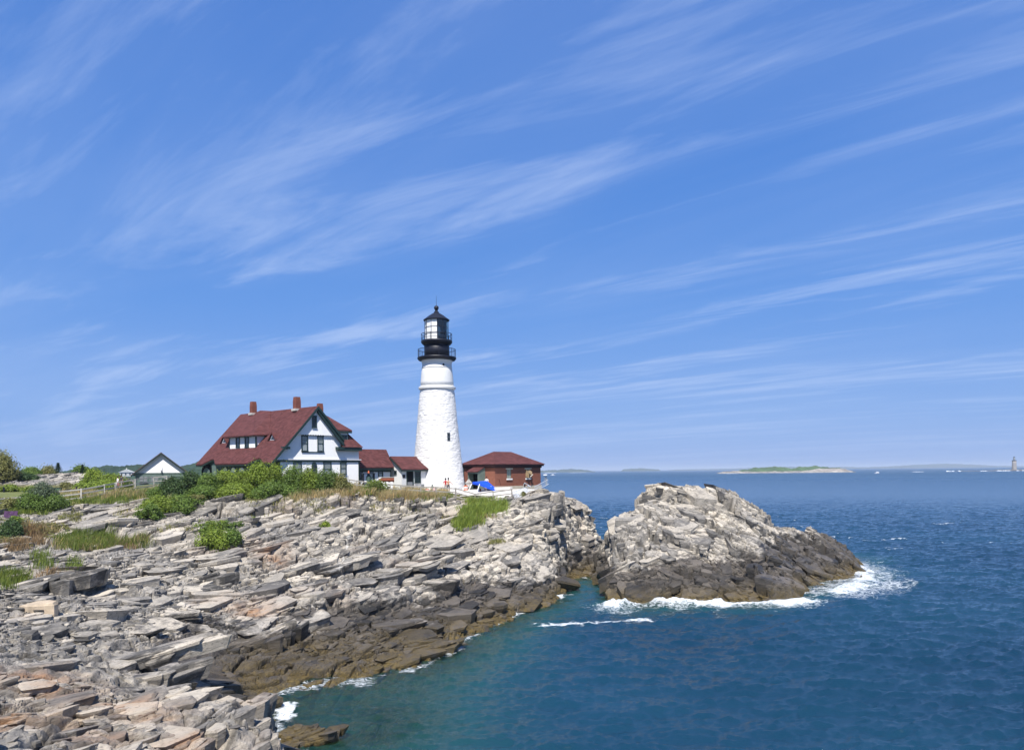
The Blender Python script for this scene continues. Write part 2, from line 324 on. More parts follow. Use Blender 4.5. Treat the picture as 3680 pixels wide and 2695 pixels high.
S45 = math.sqrt(.5)
def terrace(t, T, soft=.30):
    n = np.floor(t/T); f = t/T-n; g = sstep(1-soft, 1, f)
    return T*(n+g), n, f
def rocks(x, y, z0, seed=0, ang=58.0, dip=(.30, .03), amp=1.0, beds=(1.25, .42, .15)):
    """fractured, bedded rock on a smooth ground z0: returns height, cell tint, crack and ledge-face mask. Ledges run along `ang` in plan"""
    c, s_ = math.cos(math.radians(ang)), math.sin(math.radians(ang))
    wx = x+1.3*fbm(x*.15, y*.15, seed+40, 3); wy = y+1.3*fbm(x*.15+9, y*.15+4, seed+50, 3)
    s = wx*c+wy*s_; p = wx*s_-wy*c
    brk = sstep(-.35, .45, fbm(x*.075+3, y*.075-5, seed+80, 3))   # where the rock is broken up
    tint = 0; crack = 0; off = 0; blk = 0
    cells = []
    for i, (L, W, A, wt) in enumerate([(7.5, 3.0, .50, .30), (3.0, 1.25, .22, .3), (1.15, .5, .085, .25), (.42, .2, .03, .15)]):
        f1, f2, bx, by, r1, r2, r3 = voro(s/L+.3*p/W, p/W, seed+i*13)
        e = np.clip((f2-f1)/(.09 if i < 2 else .15), 0, 1)
        k = .55+.75*brk if i else 1.0
        off = off + k*A*(r1-.5)*1.5
        blk = blk + k*A*((by*(r2-.5)+bx*(r3-.5))*1.1 - (1.15*sstep(.25, .7, r2))*(1-e)**1.1)
        tint = tint+wt*r2; crack = np.maximum(crack, (1-e)*(1-.2*i)*(r3 > .25))
    dx, dy = dip
    dp = dx*x+dy*y+3.2*fbm(x*.035, y*.035, seed+30, 2)*dx/.3+.8*fbm(x*.10, y*.10, seed+33, 3)   # bedding planes, gently folded
    t = z0-dp+.55*fbm(x*.22, y*.22, seed+34, 3)
    zt, n, f = terrace(t, beds[0], .45); za = z0+(dp+zt-(z0-dp+dp)-.0+ (z0-dp) - t)*.42*sstep(-.6, .6, fbm(x*.06, y*.06, seed+36, 2))
    tb = za-dp*1.04+.2*fbm(x*.5, y*.5, seed+35, 3); zt, n2, f_b = terrace(tb, beds[1], .5); zb = za+(zt-tb)*.5
    h = zb+blk*amp*.95
    for k_, (aa, sp_, dep_, wd) in enumerate(((ang-62, 4.6, .75, .13), (ang+8, 3.1, .55, .11), (ang-95, 1.7, .26, .07), (ang+24, 1.25, .22, .06))):   # joints
        q = (x*math.sin(math.radians(aa))-y*math.cos(math.radians(aa)))/sp_+.35*fbm(x*.12, y*.12, seed+110+k_, 2)+.06*fbm(x*.9, y*.9, seed+115+k_, 2); li = np.floor(q)
        dj = np.abs(q-li-.5)*sp_; mk = sstep(-.15, .25, fbm(x*.16+li*3.7, y*.16, seed+120+k_, 2)); gj = np.exp(-(dj/wd)**2)*mk; h = h-dep_*gj*amp; crack = np.maximum(crack, gj)
        h = h+(.30 if k_ < 2 else .10)*(_h(li, li*0, seed+130+k_)-.5)*sstep(0, 4*wd, dj)*amp
    h = h + amp*(.10*fbm(x*.9, y*.9, seed+90, 4) + .05*np.abs(fbm(x*3.1+y, y*3.1, seed+92, 4, .6)) + .02*fbm(x*6, y*6, seed+97, 3, .6))
    tint = tint*.7+.3*_h(n, n2, seed+5)
    return z0+(h-z0)*amp, tint, np.maximum(crack, .8*sstep(.72, .8, f)*sstep(.95, .85, f)), brk  # ledge risers join the crack mask and darken with it

def seg_dist(x, y, poly):
    d = np.full(x.shape, 1e9)
    for (ax, ay), (bx, by) in zip(poly[:-1], poly[1:]):
        L2 = (bx-ax)**2+(by-ay)**2+1e-9; t = np.clip(((x-ax)*(bx-ax)+(y-ay)*(by-ay))/L2, 0, 1)
        d = np.minimum(d, np.hypot(x-ax-t*(bx-ax), y-ay-t*(by-ay)))
    return d

# smooth ground on top of the headland
def soft_mask(x, y):
    """1 where the ground is soil, turf or paving (no bare rock)"""
    A = x/np.maximum(y, 1)*1716.6+1128                      # photo column
    edge = np.interp(A, [-200,0,150,300,420,560,700,790,900,1000,1060,1150,1200,1240], [80,80.5,81,81,79.5,80,81.5,83,85,86.5,88.5,90.5,93,99])
    m = sstep(-1.2, 1.2, y-edge+1.2*fbm(x*.3, y*.3, 5, 3))
    kn = np.exp(-(((x+64.5)/9.5)**2+((y-115)/6.5)**2)*.9)*1.7  # the bare knoll at the left
    m = m*(1-np.clip(kn, 0, 1)*sstep(103.5, 106, y)*sstep(-.9,-.5,A*0+ -x/y*0 + 0.0 -0.0))
    return m*sstep(-2, 2, 124-y)*sstep(1238, 1225, A)
def land_h(x, y, detail=True):
    b = LANDF(x, y)
    if not detail: return b
    h, tint, crack, brk = rocks(x, y, b, 3)
    sm = soft_mask(x, y)
    a = (1-sm)*(.55+.45*sstep(-1.5, .5, b))
    z = b + a*1.0*(h-b) + sm*.08*fbm(x*.7, y*.7, 33, 3)
    return z, tint, crack, brk, sm

# land mesh: rows of equal visual step so that the near shore is finest
az = np.radians(np.arange(-50, 7.6, .058)); rr = np.exp(np.arange(math.log(3.0), math.log(150), .0031))
rr = np.concatenate([rr[rr < 16][::6], rr[rr >= 16]])
AZ, RR = np.meshgrid(az, rr); GX = np.sin(AZ)*RR; GY = np.cos(AZ)*RR
keep = None
Z, tint, crack, brk, sm = land_h(GX, GY)
# blocks lean seaward over their ledges
det = (Z-LANDF(GX, GY))*(1-sm)
PX = GX+.35*det*S45; PY = GY-.35*det*S45
nr, nc = GX.shape
idx = np.arange(nr*nc).reshape(nr, nc)
fc = np.stack([idx[:-1, :-1], idx[:-1, 1:], idx[1:, 1:], idx[1:, :-1]], -1).reshape(-1, 4)
zc = Z.ravel()
ok = (zc[fc].max(1) > -3.2)
fc = fc[ok]
used = np.zeros(nr*nc, bool); used[fc.ravel()] = True; remap = np.cumsum(used)-1
# attributes: cell tint, soil, rust stain, quartz vein
vein = [tuple(at(700+qx/1.88, 1780+qy/1.88, D).xy) for qx, qy, D in [(1075,230,77),(1050,310,73),(1030,385,70.5),(1010,450,68),(992,530,65.5),(975,640,62)]]
vd = seg_dist(GX, GY, vein)+.10*fbm(GX*2, GY*2, 71, 2)
v2 = [tuple(at(1640/4.13, 1750+qy/4.13, D).xy) for qy, D in [(1090,60.5),(1300,57.5)]]
vd = np.minimum(vd*1.3, seg_dist(GX, GY, v2)*1.5)
rust = np.zeros(GX.shape)
for x, y, D, r in [(60,1510,28.5,2.1),(150,1530,27,1.3),(350,1590,24.7,1.0),(30,1600,23,1.5),(270,1570,25.7,1.2),(520,1500,42.5,2.2),(215,1640,22,.8),(420,1640,22.5,.7),(560,1335,54,1.2),(600,1225,66,1.6)]:
    p = atd(x, y, D); rust = np.maximum(rust, np.exp(-((GX-p.x)**2+(GY-p.y)**2)/r**2)*1.25)
rust = rust*(.42+.55*fbm(GX*.8, GY*.8, 77, 3))+.16*sstep(.35, .6, fbm(GX*.22+8, GY*.22, 78, 3))

# ---- the broken slabs that make up the surface: thousands of angular blocks bedded into the ground
NS = 6
TPL = []
for k in range(60):
    an = (np.arange(NS)+RNG.uniform(-.33, .33, NS))*2*PI/NS+RNG.uniform(0, 1); e = 2.0+RNG.uniform(0, 4)
    r = .5/(np.abs(np.cos(an))**e+np.abs(np.sin(an))**e)**(1/e)*RNG.uniform(.82, 1.06, NS)
    TPL.append(np.c_[r*np.cos(an), r*np.sin(an)])
TPL = np.array(TPL)
def blocks(x, y, z, L, W, T, yaw, dx, dy, lift=.25, rng=RNG):
    """arrays of block centres and sizes -> vertices, triangles and block number of each vertex"""
    n = len(x); tp = TPL[rng.integers(0, len(TPL), n)]; c = np.cos(yaw)[:, None]; s = np.sin(yaw)[:, None]
    def ringv(sc, zo, jz, sh=0.0):
        sc = sc if np.ndim(sc) else np.full(n, sc)
        lx = tp[:, :, 0]*L[:, None]*sc[:, None]; ly = tp[:, :, 1]*W[:, None]*sc[:, None]
        gx = lx*c-ly*s; gy = lx*s+ly*c
        zz = z[:, None]+lift*T[:, None]+dx[:, None]*gx+dy[:, None]*gy+zo[:, None]+jz*T[:, None]*rng.uniform(-1, 1, (n, NS))
        return np.stack([x[:, None]+gx+sh*T[:, None]*.5, y[:, None]+gy-sh*T[:, None]*.3, zz], -1)
    top = ringv(rng.uniform(.80, .93, n), 0*T, .06); edge = ringv(1.0, -.10*T, .07); mid = ringv(rng.uniform(.86, 1.02, n), -.55*T, .10); bot = ringv(rng.uniform(.60, .92, n), -1.5*T, .05, -.15)
    cen = np.stack([x+rng.uniform(-.1, .1, n)*L, y+rng.uniform(-.1, .1, n)*W, z+lift*T+T*rng.uniform(-.05, .10, n)], -1)[:, None]
    V = np.concatenate([cen, top, edge, mid, bot], 1)                  # n, 1+4*NS
    t = []
    for i in range(NS):
        j = (i+1) % NS
        t.append((0, 1+i, 1+j))
        for a_ in (1, 1+NS, 1+2*NS): b_ = a_+NS; t += [(a_+i, b_+i, b_+j), (a_+i, b_+j, a_+j)]
    t = np.array(t); m = V.shape[1]
    Fc = (t[None]+(np.arange(n)*m)[:, None, None]).reshape(-1, 3)
    return V.reshape(-1, 3), Fc, np.repeat(np.arange(n), m)
def vground(x, y):
    a = np.arctan2(x, y); r = np.hypot(x, y); j = np.clip((a-az[0])/(az[1]-az[0]), 0, nc-2); i = np.clip(np.searchsorted(rr, r)-1, 0, nr-2)
    j0 = j.astype(int); return Z[i, j0], brk[i, j0], sm[i, j0]
bx_, by_, bl, bw, bt, = [], [], [], [], []
for n_, l0, l1, asp, th, lim in [(520, 1.8, 4.2, .72, .25, 1.0), (3600, .7, 1.9, .75, .34, .9), (19000, .22, .75, .68, .45, .75), (15000, .10, .36, .7, .5, .7), (1500, .45, 1.7, .7, .34, .8)]:
    a = RNG.uniform(math.radians(-40), math.radians(7), n_*2); r = np.exp(RNG.uniform(math.log(17), math.log(108), n_*2)) if l0 < .5 else np.sqrt(RNG.uniform(17**2, 108**2, n_*2))
    x = np.sin(a)*r; y = np.cos(a)*r; g, bk, s_m = vground(x, y)
    if l0 < .2: g = np.where(r > 48, -9, g)
    if l0 == .45: g = np.where(r > 34, -9, g)
    p_ = RNG.uniform(0, 1, n_*2); ok_ = (g > -.35) & (s_m < .35+.3*RNG.uniform(0, 1, n_*2)) & ((bk**1.6*.95 > p_) | (l0 > 1.7) | (l0 == .45))
    x = x[ok_][:n_]; y = y[ok_][:n_]; r = r[ok_][:n_]; L = l0*(l1/l0)**(RNG.uniform(0, 1, len(x))**1.5)*np.clip(r/55, .7, 1.15)
    bx_.append(x); by_.append(y); bl.append(L); bw.append(L*asp*RNG.uniform(.6, 1.5, len(x))); bt.append(L*th*RNG.uniform(.45, 1.25, len(x))*(.8 if l0 < 2 else .62))
bx_ = np.concatenate(bx_); by_ = np.concatenate(by_); bl = np.concatenate(bl); bw = np.concatenate(bw); bt = np.concatenate(bt); g, bk, _ = vground(bx_, by_)
kx = RNG.uniform(-78, -50, 900); ky = RNG.uniform(105, 123, 900); kz, kb, ks = vground(kx, ky); ok_ = ks < .45; kx, ky, kz, kb, ks = kx[ok_], ky[ok_], kz[ok_], kb[ok_], ks[ok_]; kl = RNG.uniform(.5, 3, len(kx))
bx_ = np.concatenate([bx_, kx]); by_ = np.concatenate([by_, ky]); bl = np.concatenate([bl, kl]); bw = np.concatenate([bw, kl*.6]); bt = np.concatenate([bt, kl*.2]); g = np.concatenate([g, kz]); bk = np.concatenate([bk, kb])
sx_ = RNG.uniform(math.radians(-16), math.radians(6.5), 26000); sr_2 = RNG.uniform(60, 108, 26000); qx = np.sin(sx_)*sr_2; qy = np.cos(sx_)*sr_2; qz, qb, qs = vground(qx, qy); gr_ = np.hypot(LANDF(qx+.5, qy)-LANDF(qx-.5, qy), LANDF(qx, qy+.5)-LANDF(qx, qy-.5)); ok_ = (gr_ > .55) & (qz > -.5) & (qs < .4); qx, qy, qz, qb = qx[ok_][:3200], qy[ok_][:3200], qz[ok_][:3200], qb[ok_][:3200]; ql = RNG.uniform(.3, 1.5, len(qx)); print('steep', len(qx))
bx_ = np.concatenate([bx_, qx]); by_ = np.concatenate([by_, qy]); bl = np.concatenate([bl, ql]); bw = np.concatenate([bw, ql*.7]); bt = np.concatenate([bt, ql*.6]); g = np.concatenate([g, qz]); bk = np.concatenate([bk, qb])
reg = fbm(bx_*.05, by_*.05, 61, 2); nb_ = len(bx_)
yaw = np.radians(38+35*reg+RNG.normal(0, 18, nb_)+np.where(RNG.uniform(0, 1, nb_) < .3, RNG.uniform(-90, 90, nb_), 0))
gdx = (LANDF(bx_+.8, by_)-LANDF(bx_-.8, by_))/1.6; gdy = (LANDF(bx_, by_+.8)-LANDF(bx_, by_-.8))/1.6; gdx = np.clip(gdx, -.8, .8); gdy = np.clip(gdy, -.8, .8)
dxx = .5*gdx+.17+.15*fbm(bx_*.06, by_*.06, 62, 2)+RNG.normal(0, .07, nb_)+(bl < .9)*RNG.normal(0, .2, nb_); dyy = .6*gdy+.10*fbm(bx_*.06, by_*.06, 63, 2)+RNG.normal(0, .08, nb_)+(bl < .9)*RNG.normal(0, .2, nb_)
# single large slabs one can make out: photo column, row, depth, length, width, thickness, bearing, rise to the right
HERO = [(465,1576,26.2,4.0,1.7,1.0,28,.40),(480,1615,24.9,3.6,1.4,1.1,25,.42),(430,1605,24.4,3.0,1.6,.9,20,.30),(520,1560,26.8,2.2,1.2,1.1,30,.46),(515,1640,23.8,2.4,1.3,1.1,35,.45),(420,1600,24.0,2.6,1.5,1.0,30,.25),(270,1540,26.5,5.6,2.2,.9,15,.16),(130,1570,24.6,5.5,2.4,.9,12,.15),(370,1640,22.6,2.6,1.3,.9,25,.3),
        (60,1510,28.6,3.4,1.5,.9,12,.22),(80,1352,43.2,2.4,1.5,1.3,10,.02),(20,1400,37,2.2,1.8,1.5,20,.05),(290,1440,37,8.0,2.2,.7,18,.18),(330,1480,34,5,1.6,.8,18,.2),(575,1395,50.2,4.4,2.6,1.7,35,.34),(610,1380,51.5,3.4,2.2,1.7,40,.36),(460,1500,41.5,2.4,1.5,.8,10,.02),(420,1520,38.0,2.6,1.6,.6,10,-.02),
        (250,1280,54,6,2.4,1.2,22,.15),(420,1270,58,5.5,2.4,1.5,30,.22),(100,1270,50,7,2.5,1.1,20,.16),(650,1215,67.5,4.2,2.6,1.6,40,.3),(585,1110,79,2.4,1.6,1.5,5,.1),(530,1112,79,2.6,1.6,1.5,-5,.08),(160,1110,79,2.6,1.6,1.2,10,.15),(290,1120,77,3.4,1.5,1.0,12,.22),
        (1215,1080,88.6,2.6,2.0,2.6,60,.1),(1195,1110,85.6,3.4,2.2,1.6,40,.25),(1150,1160,81,5,2.6,1.4,35,.2),(900,1420,52,6,2.6,1.0,30,.12),(1050,1330,64,4.6,2.4,1.2,30,.1),(1090,1345,63.5,2.6,2.0,1.5,30,.04),(760,1230,66,6,3.4,.8,35,.2),(900,1240,67,7,3.4,.7,40,.18),
        (640,1603,35.5,1.3,.9,.5,60,.1),(690,1610,34.8,2.6,1.1,.55,10,.15),(665,1600,35.3,1.4,.9,.6,20,.2),(720,1606,35,1.2,.7,.45,10,.2)]
H = np.array(HERO, float); hp = [atd(q[0], q[1], q[2]) for q in HERO]
hx = np.array([p.x for p in hp]); hy = np.array([p.y for p in hp]); hz = np.array([p.z for p in hp])-.25*H[:, 5]
V1, F1, I1 = blocks(bx_, by_, g, bl, bw, bt, yaw, dxx, dyy, .13)
NSB = 18; HH = np.repeat(H, NSB, 0); hx = np.repeat(hx, NSB); hy = np.repeat(hy, NSB); hz = np.repeat(hz, NSB); nh_ = len(hx)
ou = RNG.uniform(-.42, .42, nh_)*HH[:, 3]; ow = RNG.uniform(-.42, .42, nh_)*HH[:, 4]; yw = np.radians(HH[:, 6]); ox_ = ou*np.cos(yw)-ow*np.sin(yw); oy_ = ou*np.sin(yw)+ow*np.cos(yw)
bl2 = HH[:, 3]*RNG.uniform(.15, .55, nh_); bw2 = HH[:, 4]*RNG.uniform(.30, .95, nh_); bt2 = HH[:, 5]*RNG.uniform(.3, .75, nh_)
V2, F2, I2 = blocks(hx+ox_, hy+oy_, hz+HH[:, 7]*ox_+.05*oy_+HH[:, 5]*RNG.uniform(-.30, .10, nh_)-.10*np.abs(ow), bl2, bw2, bt2, yw+RNG.normal(0, .22, nh_), HH[:, 7]+RNG.normal(0, .05, nh_), .05+RNG.normal(0, .07, nh_), .25)
VB = np.concatenate([V1, V2]); FB = np.concatenate([F1, F2+len(V1)]); IB = np.concatenate([I1, I2+nb_])
ht = RNG.uniform(0, 1, nb_+len(hx))

def rock_material():
    m = bpy.data.materials.new('shore rock'); m.use_nodes = True; t = NT(m.node_tree); p = t.n['Principled BSDF']
    g = t.new('ShaderNodeNewGeometry'); pos = g.outputs['Position']; z = t.new('ShaderNodeSeparateXYZ', i_0=pos).outputs[2]
    A = lambda n: t.new('ShaderNodeAttribute', attribute_name=n).outputs['Fac']
    bed = t.mapping(t.mapping(pos, rot=(math.radians(-6), math.radians(17), math.radians(-30))), scale=(.45, 1.1, 4.2))
    nb = t.noise(bed, 1.3, 8, .65); nf = t.noise(pos, 5.5, 6, .7); nl = t.noise(pos, .22, 4, .55); nm = t.noise(pos, 1.1, 7, .65)
    f = t.math('ADD', t.math('MULTIPLY', A('tint'), .55), t.math('MULTIPLY', nb, .6))
    f = t.rng(f, .35, .85)
    cr = t.new('ShaderNodeValToRGB', i_0=f); e = cr.color_ramp.elements
    e[0].position = 0; e[0].color = (.07, .066, .060, 1); e[1].position = 1; e[1].color = (.63, .56, .45, 1)
    for q, c in ((.25, (.215,.198,.172,1)), (.5, (.355,.32,.265,1)), (.72, (.50,.445,.36,1))): k = e.new(q); k.color = c
    col = cr.outputs[0]
    col = t.mix(t.rng(nl, .42, .62, 0, .5), col, (.25, .238, .222))                    # cooler grey areas
    col = t.mix(t.rng(nm, .52, .66, 0, .5), col, (.62, .56, .475))
    col = t.mix(t.rng(nf, .55, .68, 0, .75), col, (.10, .093, .083))                       # lichen specks
    pt = t.noise(t.mapping(pos, scale=(1, 1, 1.6)), .75, 9, .74, .6)
    col = t.mix(t.rng(pt, .54, .62, 0, .62), col, (.085, .078, .068))                  # dark lichen and weathering patches
    col = t.mix(t.math('MULTIPLY', A('rust'), t.rng(nb, .35, .6, .2, 1)), col, (.37, .19, .085))
    col = t.mix(t.math('MULTIPLY', A('vein'), t.rng(nm, .42, .55)), col, (.62, .60, .55))
    col = t.mix(t.rng(A('crack'), .4, .95, 0, .8), col, (.055, .05, .042))  # crevice shade painted into the rock colour along cracks and ledge faces
    # tide zones
    zn = t.math('ADD', z, t.math('MULTIPLY', t.math('SUBTRACT', nl, .5), 5.0)); zn = t.math('ADD', zn, t.math('MULTIPLY', t.math('SUBTRACT', nm, .5), 2.6))
    rel = t.math('SUBTRACT', zn, A('tide'))
    wet = t.rng(t.math('ADD', rel, t.math('MULTIPLY', t.math('SUBTRACT', nb, .5), 2.2)), -.3, .4, 1, 0)
    dk = t.mix(t.rng(t.math('ADD', t.math('MULTIPLY', nb, .7), t.math('MULTIPLY', A('tint'), .35)), .38, .72), (.018, .017, .016), (.115, .098, .080))
    col = t.mix(t.math('MULTIPLY', wet, .93), col, dk)
    weed = t.math('MULTIPLY', t.rng(t.math('ADD', z, t.math('MULTIPLY', t.math('SUBTRACT', nm, .5), 1.8)), .15, 1.5, 1, 0), t.rng(nm, .38, .54, .15, 1))
    wc = t.mix(t.rng(nf, .35, .65), (.045, .032, .010), (.19, .135, .04))
    col = t.mix(t.math('MULTIPLY', weed, wet), col, wc)
    # turf and soil
    so_ = A('soil'); tc = t.mix(t.rng(nm, .35, .65), (.085, .095, .028), (.19, .17, .07))
    col = t.mix(t.rng(so_, .35, .6), col, tc)
    t.put(p.inputs['Base Color'], col); t.put(p.inputs['Roughness'], t.rng(wet, 0, 1, .88, .42)); p.inputs['Specular IOR Level'].default_value = .35
    hh = t.math('ADD', t.math('MULTIPLY', t.noise(bed, 4, 9, .7), .6), t.math('MULTIPLY', t.noise(pos, 9, 6, .7), .4))
    b = t.new('ShaderNodeBump', i_Strength=1.0, i_Distance=.22, i_Height=hh); t.put(p.inputs['Normal'], b.outputs[0])
    return m
ROCK = rock_material()
def vatt(x, y, G_):                               # look a field of the land grid up at any point
    a = np.arctan2(x, y); r = np.hypot(x, y); j = np.clip((a-az[0])/(az[1]-az[0]), 0, nc-1).astype(int); i = np.clip(np.searchsorted(rr, r), 0, nr-1)
    return G_[i, j]
base_v = np.c_[PX.ravel(), PY.ravel(), zc][used]; base_f = remap[fc]
tri = np.concatenate([base_f[:, [0, 1, 2]], base_f[:, [0, 2, 3]]])
me = mesh_np('terrain', np.concatenate([base_v, VB]), np.concatenate([tri, FB+len(base_v)]))
cc = lambda base, blk: np.concatenate([base.ravel()[used], blk])
tideG = 2.25+.6*fbm(GX*.12, GY*.12, 14, 2)
attr(me, 'tint', cc(tint, ht[IB])); attr(me, 'soil', cc(sm, np.zeros(len(VB)))); attr(me, 'vein', cc(sstep(.16, .05, vd), vatt(VB[:, 0], VB[:, 1], sstep(.16, .05, vd))))
attr(me, 'rust', cc(np.clip(rust, 0, 1), np.clip(vatt(VB[:, 0], VB[:, 1], rust), 0, 1))); attr(me, 'crack', cc(crack, np.zeros(len(VB)))); attr(me, 'tide', cc(tideG, vatt(VB[:, 0], VB[:, 1], tideG)))
link('terrain', me, ROCK, kind='structure')

# fast lookup of the finished land height
def ground(x, y):
    a = math.atan2(x, y); r = math.hypot(x, y)
    j = (a-az[0])/(az[1]-az[0]); i = np.searchsorted(rr, r)-1
    j = min(max(j, 0), nc-2); i = min(max(i, 0), nr-2); j0 = int(j); fj = j-j0; fi = (r-rr[i])/(rr[i+1]-rr[i]); fi = min(max(fi, 0), 1)
    return float((Z[i, j0]*(1-fj)+Z[i, j0+1]*fj)*(1-fi)+(Z[i+1, j0]*(1-fj)+Z[i+1, j0+1]*fj)*fi)
def hit(xd, yd, Dmin=20, Dmax=130):
    """first point of the land seen through a point of the photograph (2256 wide)"""
    a, b = rayd(xd, yd); D = Dmin
    while D < Dmax:
        if EYE+b*D <= ground(a*D, D): break
        D += .25
    return Vector((a*D, D, ground(a*D, D)))
for q in [(20,1200),(300,1300),(560,1110),(700,1300),(1000,1110),(1090,1150)]: 
    h_ = hit(*q); print('HIT', q, [round(v, 2) for v in h_])

# ------------------------------------------------------------------ the islet
ix = np.arange(7, 46, .085); iy = np.arange(63, 112, .085); IX, IY = np.meshgrid(ix, iy)
ib = ISLEF(IX, IY); h, tint2, crack2, brk2 = rocks(IX, IY, ib, 19, ang=120, dip=(-.42, -.10), beds=(1.5, .55, .2))
h2, _, c2b, _ = rocks(IX, IY, ib, 31, ang=5, dip=(.12, .25), beds=(1.1, .4, .16))
f1_, f2_, vx_, vy_, q1_, q2_, q3_ = voro(IX/4.6+.35*fbm(IX*.2, IY*.2, 7, 2), IY/3.2+.35*fbm(IX*.2, IY*.2, 8, 2), 77)
big = 1.5*(q1_-.5)+vx_*1.6*(q2_-.5)+vy_*1.6*(q3_-.6)-.9*(1-np.clip((f2_-f1_)/.12, 0, 1))*(q2_ > .35)
hh = (big*.9+(h-ib)*.9+(h2-ib)*.5)*(.45+.55*sstep(-1.5, .5, ib))*1.2; IZ = ib+hh
IZ = np.maximum(IZ, -2.5+0*IZ)
gy_, gx_ = np.gradient(ib, .085)
nrm = 1/np.sqrt(1+gx_**2+gy_**2)
QX = IX-hh*gx_*nrm*.45; QY = IY-hh*gy_*nrm*.45        # relief stands out along the slope's own normal
n_r, n_c = IX.shape; idx = np.arange(n_r*n_c).reshape(n_r, n_c)
f_ = np.stack([idx[:-1, :-1], idx[:-1, 1:], idx[1:, 1:], idx[1:, :-1]], -1).reshape(-1, 4); zc = IZ.ravel(); f_ = f_[zc[f_].max(1) > -2.2]
us = np.zeros(n_r*n_c, bool); us[f_.ravel()] = True; rm = np.cumsum(us)-1
def visl(x, y, G_): return G_[np.clip(((y-iy[0])/.085).astype(int), 0, n_r-1), np.clip(((x-ix[0])/.085).astype(int), 0, n_c-1)]
X_, Y_, L_, W_, T_ = [], [], [], [], []
for n_, l0, l1, asp, th in [(420, 1.8, 3.8, .55, .34), (2600, .7, 1.8, .6, .42), (7000, .28, .75, .65, .5)]:
    x = RNG.uniform(8, 44, n_*3); y = RNG.uniform(66, 104, n_*3); g = visl(x, y, IZ); ok_ = visl(x, y, ib) > .15; x = x[ok_][:n_]; y = y[ok_][:n_]; L = l0*(l1/l0)**(RNG.uniform(0, 1, len(x))**1.5)
    X_.append(x); Y_.append(y); L_.append(L); W_.append(L*asp*RNG.uniform(.6, 1.4, len(x))); T_.append(L*th*RNG.uniform(.5, 1.3, len(x)))
X_, Y_, L_, W_, T_ = map(np.concatenate, (X_, Y_, L_, W_, T_)); ni = len(X_); g = visl(X_, Y_, IZ)
gxx = visl(X_, Y_, gx_); gyy = visl(X_, Y_, gy_)
V3, F3, I3 = blocks(X_, Y_, g, L_, W_, T_, np.radians(np.where(RNG.uniform(0, 1, ni) < .3, 80, 8)+RNG.normal(0, 16, ni)), np.clip(gxx, -.9, .9)*.5-.14+RNG.normal(0, .12, ni), np.clip(gyy, -1.2, 1.2)*.55+.05+RNG.normal(0, .12, ni), .14)
bv = np.c_[QX.ravel(), QY.ravel(), zc][us]; bf = rm[f_]
me = mesh_np('islet_terrain', np.concatenate([bv, V3]), np.concatenate([bf[:, [0, 1, 2]], bf[:, [0, 2, 3]], F3+len(bv)]))
hi = RNG.uniform(0, 1, ni)
tdI = 3.6+.08*(IX-20)+.9*fbm(IX*.15, IY*.15, 15, 3)
attr(me, 'tint', np.concatenate([tint2.ravel()[us]+.08, hi[I3]+.06])); attr(me, 'crack', np.concatenate([np.maximum(crack2, c2b*.8).ravel()[us], np.zeros(len(V3))]))
attr(me, 'tide', np.concatenate([tdI.ravel()[us], visl(V3[:, 0], V3[:, 1], tdI)]))
link('islet_terrain', me, ROCK, kind='structure')

# sea bed below everything
MB().poly([(-25000,-300,-9),(25000,-300,-9),(25000,25500,-9),(-25000,25500,-9)]).build('sea_bed', mat('sea bed', (.05,.08,.07), .9), kind='structure')

# ------------------------------------------------------------------ sea
def ocean_tile(N, L, Lp, rms, seed, wdir, spread=2.0, cut=.0):
    r = np.random.default_rng(seed); k = np.fft.fftfreq(N, L/N)*2*PI; KX, KY = np.meshgrid(k, k); K = np.hypot(KX, KY); K[0, 0] = 1
    kp = 2*PI/Lp; c = (KX*math.cos(wdir)+KY*math.sin(wdir))/K
    P = np.exp(-1.25*(kp/K)**2)/K**3.7*(.08+.92*np.abs(c)**spread); P[0, 0] = 0; P *= np.exp(-(K*cut)**2)
    S = np.sqrt(P)*(r.standard_normal((N, N))+1j*r.standard_normal((N, N)))
    h = np.real(np.fft.ifft2(S)); f = rms/h.std(); H = S*f
    dx = np.real(np.fft.ifft2(-1j*KX/K*H)); dy = np.real(np.fft.ifft2(-1j*KY/K*H))
    return h*f, dx, dy
def samp(T, x, y, L):
    N = T[0].shape[0]; u = (x/L % 1)*N; v = (y/L % 1)*N; i = np.floor(u).astype(int); j = np.floor(v).astype(int); fu = u-i; fv = v-j
    i1 = (i+1) % N; j1 = (j+1) % N; i %= N; j %= N
    return [((t[j, i]*(1-fu)+t[j, i1]*fu)*(1-fv)+(t[j1, i]*(1-fu)+t[j1, i1]*fu)*fv) for t in T]
az2 = np.radians(np.arange(-50, 50.01, .085)); r2 = np.exp(np.arange(math.log(14), math.log(420), .0042)); r3 = np.exp(np.arange(math.log(425), math.log(25000), .06))
r2 = np.concatenate([r2[r2 < 26][::4], r2[r2 >= 26], r3]); A2, R2 = np.meshgrid(az2, r2); WX = np.sin(A2)*R2; WY = np.cos(A2)*R2
T1 = ocean_tile(1024, 90, 4.4, .088, 5, math.radians(-80), 6); T3 = ocean_tile(256, 140, 15, .07, 12, math.radians(-70), 5); T2 = ocean_tile(512, 37, 1.35, .030, 9, math.radians(-68), 3)
nearm = sstep(420, 150, R2)
cr_, sr_ = math.cos(.4), math.sin(.4)
h1, dx1, dy1 = samp(T1, WX, WY, 90); h2_, dx2, dy2 = samp(T2, WX*cr_-WY*sr_, WX*sr_+WY*cr_, 37)
h3_, _x3, _y3 = samp(T3, WX, WY, 140); h1 = h1+h3_
lf = np.where(R2 < 160, 1, 0).astype(bool)
